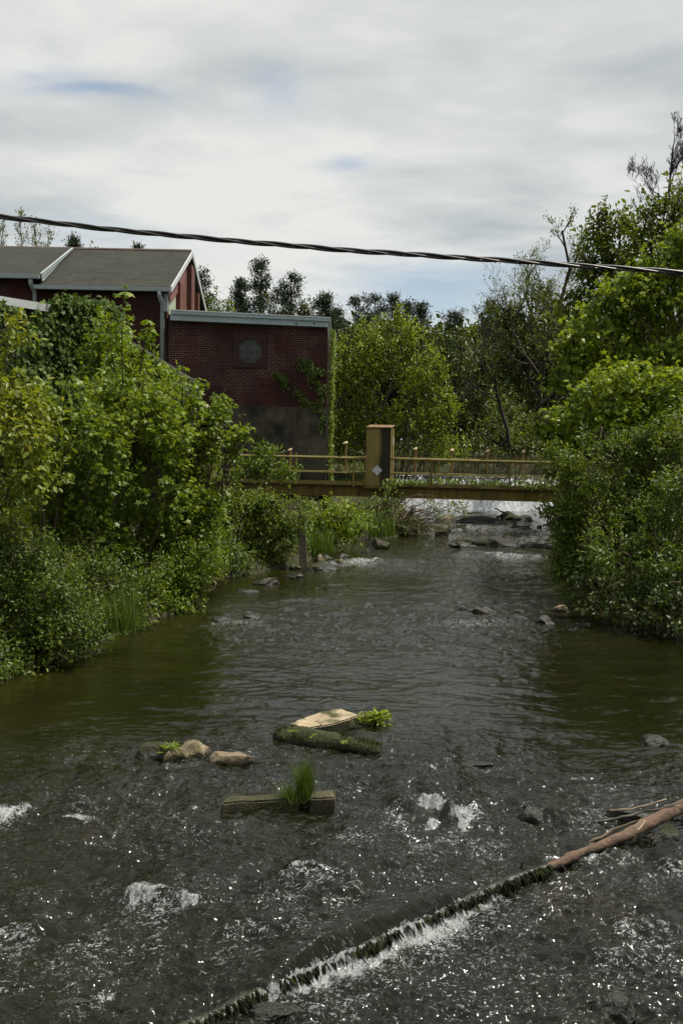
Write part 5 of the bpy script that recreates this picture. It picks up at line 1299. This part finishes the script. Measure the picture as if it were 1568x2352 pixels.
tree('weedy_shrub', 'low shrub with fine leaves and yellow flowers at the lower left bank', 'shrub', None, base_at(60, 13.0), LL(12.9, (50, 1270, 80, 60), (-30, 1330, 80, 110), (110, 1330, 80, 60), (50, 1390, 100, 70), (150, 1400, 80, 60), (30, 1470, 70, 50, -.3), (120, 1460, 80, 45, -.2), (200, 1440, 55, 50, .5), (100, 1510, 70, 25, -.2), (30, 1520, 60, 25, -.4), (170, 1490, 60, 25, .2), (0, 1230, 60, 40), (-20, 1545, 50, 24, -1.0), (30, 1540, 40, 14, -.7)), 'oval', 0.052, 'shrub', 0.55, 0.34, 11, 'twig', 0.02, 5, 0.36)
_fl = np.array([G(a_, b_, 0) + [0, 0, h_] for a_, b_, h_ in ((205, 1480, .45), (225, 1470, .3), (240, 1460, .35), (180, 1500, .25), (245, 1440, .5), (165, 1450, .7))])
fuzz('yellow_flowers', 'sprays of small yellow flowers at the edge of the lower left shrub', 'flowers', _fl - [0.1, 0, 0], 260, 0.022, 'flower', 0.12)
tree('weedy_shrub', 'dark fine leaved shrub between the flowering shrub and the thicket', 'shrub', None, base_at(220, 15.2), LL(15.2, (190, 1260, 70, 60, 1), (240, 1330, 70, 70), (300, 1380, 60, 60, .4), (250, 1430, 60, 40), (225, 1470, 40, 24, -.6), (300, 1440, 45, 26), (150, 1330, 70, 60), (330, 1310, 50, 60, 1)), 'oval', 0.06, 'shrub', 0.55, 0.34, 11, 'twig', 0.02, 5, 0.38)
tree('water_shrub', 'rounded dark shrub hanging over the water below the maples', 'shrub', None, base_at(370, 17.6), LL(17.4, (400, 1290, 70, 60), (345, 1350, 60, 60, -.6), (455, 1290, 45, 60), (430, 1350, 50, 50), (370, 1395, 60, 30, -.9), (475, 1220, 40, 60, .5), (420, 1395, 36, 24, -.5), (490, 1290, 26, 50, 1.5), (400, 1220, 80, 60, .5)), 'oval', 0.062, 'maple', 0.6, 0.34, 10, 'twig', 0.025, 5, 0.36)
tree('bank_bush', 'fine leaved bush in front of the left end of the footbridge', 'bush', None, base_at(590, 23.2), LL(23.0, (510, 1250, 30, 50, -1.8), (540, 1290, 34, 30, -1.4), (575, 1308, 30, 12, -.6),  (600, 1165, 50, 30), (520, 1180, 50, 60), (530, 1260, 36, 50), (545, 1295, 34, 20), (630, 1265, 36, 28), (700, 1150, 30, 16), (590, 1245, 60, 40), (560, 1165, 50, 34), (625, 1155, 70, 28), (585, 1180, 70, 50), (665, 1175, 50, 36), (640, 1210, 60, 50), (560, 1240, 50, 60), (610, 1275, 50, 25), (650, 1210, 30, 30)), 'oval', 0.075, 'shrub', 0.6, 0.38, 10, 'twig', 0.04, 4, 0.36)
tree('bank_bush', 'slender sapling poking up in front of the left bridge railing', 'bush', None, base_at(600, 24.6), LL(24.4, (575, 1075, 40, 26), (615, 1060, 30, 40), (595, 1045, 14, 30), (655, 1085, 30, 20), (520, 1080, 40, 40)), 'oval', 0.085, 'maple', 0.5, 0.36, 8, 'bark', 0.03, 2, 0.40)
tree('bank_bush', 'bright bush to the right of the leaning post under the bridge', 'bush', None, base_at(770, 26.6), LL(26.2, (745, 1175, 40, 32), (790, 1190, 40, 34), (760, 1230, 45, 30), (805, 1225, 38, 30), (835, 1205, 32, 26), (735, 1215, 30, 40)), 'oval', 0.10, 'maple_right', 0.55, 0.42, 9, 'bark', 0.03, 4, 0.38)
tree('overhanging_bush', 'twiggy dark bush overhanging the water at the tip of the left bank', 'bush', None, base_at(900, 31.5), LL(31.4, (890, 1180, 45, 26), (940, 1195, 45, 24), (970, 1210, 26, 18), (1010, 1172, 40, 12), (1050, 1165, 26, 16, 1), (900, 1150, 60, 16)), 'oval', 0.09, 'shrub', 0.3, 0.5, 8, 'twig', 0.05, 5, 0.42)
paths = []
bb = P(880, 1185, 35.5)
for i in range(70):
    s_ = P(rng.uniform(850, 960), rng.uniform(1170, 1215), 31.8 + rng.normal(0, .5)); en = P(rng.uniform(860, 1060), rng.uniform(1145, 1235), 31.4 + rng.normal(0, .6))
    paths.append((curve(s_, en, rng.normal(0, 0.25, 3) + [0, 0, 0.25], 7, 0.06), np.linspace(0.022, 0.005, 7)))
V, Q = tubes_np(paths, 5)
tag(link('dead_brush', mesh_np('dead_brush', V, Q, smooth=True), MT['twig']), 'tangle of bare brown twigs and roots under the middle of the bridge', 'brush')
bare_tree('crooked_tree', 'dark crooked leafless trunk leaning behind the bridge under the cabinet', P(850, 1185, 37.6), P(925, 1120, 38.2), 1.3, 'bark_dark', 0.13, 3, n1=6, start=0.2)
gt = grass
tl = [G(a_, b_, 0.15) + [0, .3, 0] for a_, b_ in ((732, 1271), (738, 1273), (728, 1271), (735, 1269))]
gt('grass_clump', 'clump of long grass between the leaning post and the bright bush', np.array(tl), 420, 0.62, 0.16, lean=0.4, wid=0.010)
tl = [G(a_, b_, 0.15) + [0, .4, 0] for a_, b_ in ((868, 1236), (880, 1234), (874, 1230))]
gt('grass_clump', 'clump of long grass by the shallows at the right of the bright bush', np.array(tl), 420, 0.75, 0.18, lean=0.35, wid=0.011)
tl = [G(a_, b_, 0.25) + [-.2, .3, 0] for a_, b_ in ((505, 1320), (515, 1310), (495, 1325))]
gt('grass_clump', 'tall pale grass clump at the right foot of the maple thicket', np.array(tl), 400, 0.9, 0.15, lean=0.3, wid=0.009)
tl = [G(a_, b_, 0.3) + [-.3, .3, 0] for a_, b_ in ((300, 1462), (308, 1457), (316, 1453))]
gt('grass_clump', 'dark long grass between the flowering shrub and the water shrub', np.array(tl), 450, 0.6, 0.15, lean=0.4, wid=0.006)

# left bank beyond the bridge
tree('willow_tree', 'bright many stemmed tree right of the brick wing behind the bridge', 'tree', None, base_at(900, 42.6), LL(43, (850, 785, 36, 40), (915, 765, 36, 40), (880, 820, 60, 50), (955, 820, 50, 60), (800, 850, 40, 60), (845, 880, 70, 60), (930, 890, 60, 60), (1000, 900, 40, 60), (800, 950, 46, 70), (870, 960, 70, 60), (950, 970, 60, 55), (1020, 980, 36, 50), (790, 1030, 40, 40), (880, 1040, 60, 40), (980, 1040, 60, 34), (1050, 1035, 30, 20), (830, 765, 12, 36), (880, 748, 12, 36), (912, 735, 12, 36), (945, 765, 12, 36), (978, 800, 13, 36), (1010, 850, 14, 36), (790, 805, 12, 36), (1045, 930, 16, 40), (865, 775, 10, 30)), 'oval', 0.13, 'young', 0.5, 0.6, 9, 'bark', 0.06, 5, 0.42, shape_up=0.55, twig_r=0.008)
tree('willow_tree', 'slim upright sapling growing against the sunlit ivy corner', 'tree', None, base_at(775, 45), LL(45, (775, 810, 22, 50), (780, 890, 26, 60), (778, 980, 26, 70)), 'oval', 0.14, 'young', 0.4, 0.55, 9, 'bark', 0.05, 2, 0.40, shape_up=0.6)

# right bank
g2 = 'leafy trees on the right bank'
tree('big_maple', 'big bright maple leaning over the right bank', 'tree', g2, base_at(1560, 23), LL(22, (1440, 660, 55, 40), (1510, 620, 50, 40), (1560, 570, 50, 50), (1400, 720, 60, 50), (1480, 710, 70, 60), (1560, 690, 60, 70), (1340, 790, 50, 46), (1420, 800, 70, 60), (1510, 810, 80, 70), (1310, 850, 40, 34), (1370, 870, 60, 60), (1450, 900, 80, 70), (1540, 920, 70, 80), (1330, 930, 50, 40), (1300, 800, 36, 30), (1280, 880, 24, 24), (1370, 690, 40, 34), (1390, 970, 70, 50), (1480, 990, 80, 60), (1270, 990, 50, 20), (1235, 978, 18, 10), (1300, 1020, 40, 26), (1350, 955, 50, 36, -1.6), (1430, 950, 60, 40, -2), (1520, 960, 60, 40, -2), (1390, 1000, 50, 30, -2), (1470, 1010, 60, 30, -2.4), (1560, 1010, 50, 40, -2.4), (1300, 960, 34, 24, -1), (1335, 890, 44, 36, -1.2), (1420, 875, 56, 40, -1.8), (1510, 885, 60, 44, -2), (1640, 800, 100, 200, .5)), 'maple', 0.112, 'maple_right', 0.85, 0.5, 9, 'bark', 0.09, 1, 0.39, droop=0.5, twig_r=0.006)
tree('streamside_shrub', 'huge dark shrub with fine leaves overhanging the water on the right', 'shrub', g2, base_at(1500, 19.5, 0.3), LL(18.6, (1380, 1000, 60, 40), (1480, 1010, 70, 40), (1550, 1000, 60, 50), (1310, 1060, 40, 40), (1290, 1200, 26, 50), (1300, 1290, 26, 50), (1400, 1250, 60, 60, -1.6), (1500, 1200, 70, 60, -1.8), (1565, 1130, 60, 60, -2), (1450, 1330, 70, 50, -2), (1550, 1310, 70, 60, -2.5), (1420, 1040, 70, 50), (1520, 1050, 80, 70), (1350, 1090, 50, 50), (1440, 1110, 70, 60), (1540, 1150, 70, 80), (1310, 1150, 40, 50), (1370, 1180, 60, 60), (1460, 1200, 70, 60), (1330, 1240, 46, 50), (1410, 1270, 70, 60), (1510, 1270, 70, 70), (1330, 1310, 46, 50), (1390, 1350, 70, 50), (1470, 1360, 70, 50), (1550, 1380, 70, 60), (1330, 1375, 40, 22), (1310, 1230, 30, 60), (1268, 1085, 22, 18), (1256, 1175, 16, 22), (1275, 1305, 18, 24), (1262, 1035, 24, 14), (1640, 1250, 90, 170)), 'oval', 0.072, 'shrub', 0.62, 0.42, 11, 'twig', 0.06, 6, 0.40)
tree('shaded_shrub_foot', 'low foot of the right bank shrub trailing in the water, its shade painted as darker leaves', 'shrub', g2, base_at(1560, 16.5), LL(18.0, (1400, 1395, 60, 30, -1.6), (1470, 1415, 60, 30, -2.2), (1550, 1430, 60, 34, -2.7), (1520, 1390, 60, 40, -2), (1340, 1380, 30, 20, -1), (1430, 1350, 60, 40, -1.8), (1560, 1360, 60, 50, -2.4), (1330, 1330, 30, 30, -.8)), 'small', 0.085, 'shrub_shade', 0.45, 0.42, 10, 'twig', 0.03, 5, 0.42)  # lower part of the streamside shrub, its shade put into the leaf colour
tree('bank_bush', 'leafy bush hiding the right end of the footbridge', 'bush', g2, base_at(1350, 29), LL(28.5, (1310, 1050, 40, 34), (1330, 1110, 46, 50), (1290, 1100, 24, 26), (1310, 1180, 36, 50), (1360, 1000, 50, 50), (1290, 1215, 20, 26), (1300, 1270, 26, 40)), 'oval', 0.11, 'maple', 0.55, 0.45, 9, 'bark', 0.06, 3, 0.38)
tree('dark_shrub', 'small dark leaved shrub at the waters edge by the right end of the dam', 'shrub', g2, base_at(1290, 38), LL(37, (1280, 1165, 22, 18), (1310, 1180, 30, 30), (1285, 1190, 14, 12)), 'oval', 0.13, 'ivy', 0.6, 0.4, 9, 'bark_dark', 0.04, 3, 0.36)
g3 = 'tall trees behind the right bank maple'
tree('tall_tree', 'tall dark green tree with a rounded top right of the half bare tree', 'tree', g3, base_at(1420, 38), LL(37, (1390, 490, 28, 26), (1370, 540, 40, 36), (1430, 520, 40, 40), (1400, 590, 60, 46), (1350, 610, 34, 34), (1470, 590, 50, 46), (1360, 670, 60, 46), (1430, 660, 60, 50), (1320, 720, 50, 50)), 'oval', 0.21, 'forest_mid', 0.72, 0.8, 9, 'bark_dark', 0.16, 1, 0.40, twig_r=0.012)
tree('tall_tree', 'open crowned tree at the upper right edge under the bare branches', 'tree', g3, base_at(1540, 35), LL(34, (1480, 480, 30, 30), (1530, 470, 36, 40), (1500, 530, 50, 40), (1560, 540, 46, 50), (1470, 560, 40, 40), (1600, 480, 60, 80)), 'oval', 0.19, 'forest_mid', 0.5, 0.8, 9, 'bark_dark', 0.14, 1, 0.43, twig_r=0.012)
tree('shade_tree', 'dark tree with dense low crown leaning over the pond on the right', 'tree', g3, base_at(1330, 50), LL(48, (1200, 740, 46, 40), (1250, 700, 50, 46), (1290, 760, 60, 50), (1180, 800, 50, 46), (1240, 830, 60, 50), (1150, 850, 46, 36), (1300, 860, 60, 60), (1210, 890, 60, 40), (1270, 930, 60, 50), (1160, 720, 30, 26)), 'oval', 0.20, 'forest', 0.75, 0.8, 9, 'bark_dark', 0.18, 1, 0.42, twig_r=0.012)
tree('shade_tree', 'darkest tree on the far bank in the middle distance', 'tree', g3, base_at(1200, 66), LL(65, (1090, 850, 60, 46), (1060, 910, 60, 50), (1130, 920, 70, 50), (1200, 950, 70, 50), (1080, 980, 70, 46), (1160, 1000, 80, 40), (1250, 1000, 70, 44), (1110, 820, 40, 40)), 'oval', 0.24, 'forest', 0.5, 0.9, 9, 'bark_dark', 0.2, 3, 0.40, twig_r=0.014)
tree('willow_bush', 'feathery willow bush on the far pond bank behind the railing', 'bush', g3, base_at(1150, 60), LL(58, (1110, 950, 50, 60), (1160, 960, 50, 60), (1210, 980, 46, 50), (1100, 1010, 50, 36), (1170, 1020, 60, 34)), 'long', 0.26, 'forest_mid', 0.30, 0.8, 9, 'bark_dark', 0.1, 5, 0.44, shape_up=0.7, twig_r=0.012)
tree('round_tree', 'green oak like tree rising right of the bright many stemmed tree', 'tree', None, base_at(1010, 64), LL(63, (1005, 775, 28, 26), (1035, 800, 30, 34), (1000, 830, 34, 40), (1050, 850, 36, 40), (1010, 890, 50, 46), (1060, 790, 24, 26)), 'oval', 0.24, 'forest', 0.55, 0.8, 9, 'bark_dark', 0.16, 1, 0.42, twig_r=0.014)
tree('alder_bush', 'dark low bushes lining the far bank of the pond', 'bush', g3, base_at(1080, 57), LL(55, (900, 1035, 50, 26), (970, 1030, 50, 28), (1040, 1035, 46, 24), (1100, 1030, 50, 28), (1160, 1035, 50, 24), (1220, 1030, 50, 28), (1280, 1035, 50, 26), (1340, 1020, 60, 40)), 'oval', 0.2, 'forest', 0.6, 0.6, 9, 'bark_dark', 0.06, 6, 0.38, twig_r=0.01)
bare_tree('half_bare_tree', 'leafless grey tree spreading over the pond in the middle right', base_at(1300, 47), P(1170, 700, 46), 4.6, 'bark_dark', 0.18, 4, n1=12, start=0.3, buds=('forest_mid', 0.10, 2), bud_n=0.35)
bare_tree('half_bare_tree', 'leafless tree at the right with twigs just coming into bud against the sky', base_at(1330, 41), P(1290, 530, 41), 3.0, 'bark_dark', 0.17, 4, n1=12, start=0.45, buds=('forest_mid', 0.09, 2), bud_n=0.4, up=0.5)
bare_tree('half_bare_tree', 'leafless tree with the lowest fine twigs next to the far pines', base_at(1180, 55), P(1105, 720, 54), 3.2, 'bark_dark', 0.14, 4, n1=10, start=0.4, buds=('forest', 0.1, 1), bud_n=0.3)
bare_tree('dead_tree', 'bare dead tree with black branches at the top right corner', base_at(1570, 36), P(1545, 335, 35), 3.2, 'bark_dark', 0.11, 5, n1=13, start=0.5, up=0.55)
bare_tree('dead_tree', 'second bare dead tree cut by the right edge of the photo', base_at(1630, 36), P(1612, 345, 35), 3.2, 'bark_dark', 0.11, 5, n1=12, start=0.5, up=0.6)
bare_tree('half_bare_tree', 'sparse grey tree filling the gap behind the dark shade tree', base_at(1260, 54), P(1215, 630, 53), 3.6, 'bark_dark', 0.18, 4, n1=12, start=0.4, buds=('forest_mid', 0.1, 2), bud_n=0.6, up=0.45)

# far tree line
for lb, px, yt, yb_, wd, D in [
    ('pine just right of the gable peak', 463, 632, 760, 24, 72), ('small pine top left of the tallest far pine', 553, 652, 760, 16, 80), ('tallest narrow pine above the flat roof', 600, 610, 790, 30, 74),
    ('broad round topped pine above the flat roof', 668, 641, 790, 38, 72), ('leaning pine above the right end of the flat roof', 748, 688, 800, 26, 70), ('short pine peeping over beside the wing corner', 775, 722, 840, 22, 76),
    ('left pine of the twin pines above the bright tree', 825, 690, 880, 34, 84), ('right pine of the twin pines above the bright tree', 862, 687, 880, 26, 88), ('first pine of the three above the bright trees right side', 905, 688, 880, 20, 84),
    ('middle pine of the three above the bright trees right side', 935, 702, 880, 22, 88), ('last pine of the three above the bright trees right side', 965, 705, 880, 24, 84), ('wide flat topped pine left of the leafless twigs', 1045, 727, 900, 40, 82),
    ('dark spire shaped pine among the leafless twigs', 1130, 700, 930, 24, 78), ('far small pine behind the roof ridge left end', 168, 555, 640, 20, 80), ('tiny pine tip above the middle of the roof ridge', 318, 570, 640, 10, 84)]:
    pine(lb, px, yt, yb_, wd, D)
g4 = 'leafy trees of the far tree line'
for lb, bx, D, lobs, mt_ in [
    ('yellow green tree between the gable and the tallest pine', 500, 70, ((490, 690, 24, 26), (525, 700, 26, 26), (500, 740, 40, 40)), 'forest_mid'),
    ('olive tree in front of the round topped pine', 640, 72, ((620, 700, 26, 24), (655, 715, 30, 24), (690, 715, 34, 24), (720, 720, 30, 24), (650, 750, 60, 36)), 'forest'),
    ('low dark tree behind the leaning pine', 770, 78, ((765, 770, 30, 40), (800, 780, 34, 40), (790, 850, 50, 60)), 'forest'),
    ('dark tree below the twin pines', 840, 80, ((830, 760, 40, 34), (880, 770, 40, 36), (940, 770, 44, 36), (850, 830, 60, 50), (950, 840, 60, 50)), 'forest'),
    ('little green treetops above the roof ridge', 340, 80, ((340 - 130, 572, 18, 8),), 'forest_mid')]:
    tree('far_tree', lb, 'tree', g4, base_at(bx, D), LL(D, *lobs), 'oval', 0.24, mt_, 0.30 if 'budding' not in lb else 0.06, 0.8, 9, 'bark_dark', 0.12, 1, 0.40, twig_r=0.012)
for lb, px, yt in (('thin budding treetop at the far left behind the roof', 10, 520), ('highest thin budding treetop left behind the roof', 42, 500), ('thin budding treetop second from right behind the roof', 80, 520), ('lowest thin budding treetop right behind the roof', 112, 545)):
    bare_tree('budding_tree', lb, base_at(px, 74), P(px, yt, 74), 2.2, 'bark_grey', 0.10, 3, g4, ('forest_mid', 0.15, 2), n1=14, start=0.72, up=0.9, bud_n=0.4)

# dense woods closing the view behind everything: one far mass
n_ = 170000
xx = rng.uniform(-60, 70, n_); yy = rng.uniform(84, 100, n_); hmax = 7.5 + 6 * fbm(xx * 0.12, yy * 0.05, None, 3, 77); zz_ = ground_z(xx, yy) + rng.random(n_) ** 0.8 * hmax * np.where(xx > -2, 1.0, 0.95)
pos = np.stack([xx, yy, zz_], -1); g_ = fbm(xx * 0.5, yy * 0.5, zz_ * 0.6, 3, 15); pos = pos[g_ > 0.33]; k = len(pos)
V, T, R = leaves_mesh(pos, unit(rng.normal(size=(k, 3)) + [0, 0, -.4]), unit(rng.normal(0, .6, (k, 3)) + [0, 0, 1]), rng.uniform(0.35, 0.8, k), 'oval', np.clip(fbm(pos[:, 0] * 0.3, pos[:, 1] * 0.3, pos[:, 2] * 0.4, 2, 5) + rng.normal(0, 0.12, k), 0, 1))
tag(link('distant_woods', mesh_np('distant_woods', V, T, {'rnd': R}), MT['forest']), kind='stuff', label='dark mass of distant woods behind the pond')
# reeds and grass on the far pond bank, ground cover on both banks
xx = rng.uniform(-2, 22, 3000); yy = POND_END + rng.uniform(-0.3, 3.5, 3000)
grass('reeds', 'strip of dry reeds and grass on the far pond bank', np.stack([xx, yy, ground_z(xx, yy) - 0.05], -1), 9000, 0.55, 0.1, 'reed', 0.3, 0.022, kind='stuff')
xs_, ys_ = [], []
for Y in rng.uniform(9, 46, 26000):
    if rng.random() < 0.6:
        xs_.append(np.interp(Y, LY, LX) - rng.exponential(1.3) + 0.2)
    else: xs_.append(np.interp(Y, RY, RX) + rng.exponential(1.2) - 0.1)
    ys_.append(Y)
xs_ = np.array(xs_); ys_ = np.array(ys_); zg = ground_z(xs_, ys_); k_ = zg > 0.02; xs_, ys_, zg = xs_[k_], ys_[k_], zg[k_]; k = len(xs_)
pos = np.repeat(np.stack([xs_, ys_, zg], -1), 3, 0) + rng.normal(0, 0.06, (3 * k, 3)) + np.array([0, 0, 0.12]) * rng.random((3 * k, 1)) * 2
V, T, R = leaves_mesh(pos, unit(rng.normal(0, 1, (3 * k, 3)) + [0, 0, 0.2]), unit(rng.normal(0, .5, (3 * k, 3)) + [0, 0, 1]), rng.uniform(0.04, 0.10, 3 * k), 'oval', rng.random(3 * k))
tag(link('ground_cover', mesh_np('ground_cover', V, T, {'rnd': R}), MT['shrub']), kind='stuff', label='low leafy ground cover along both banks')
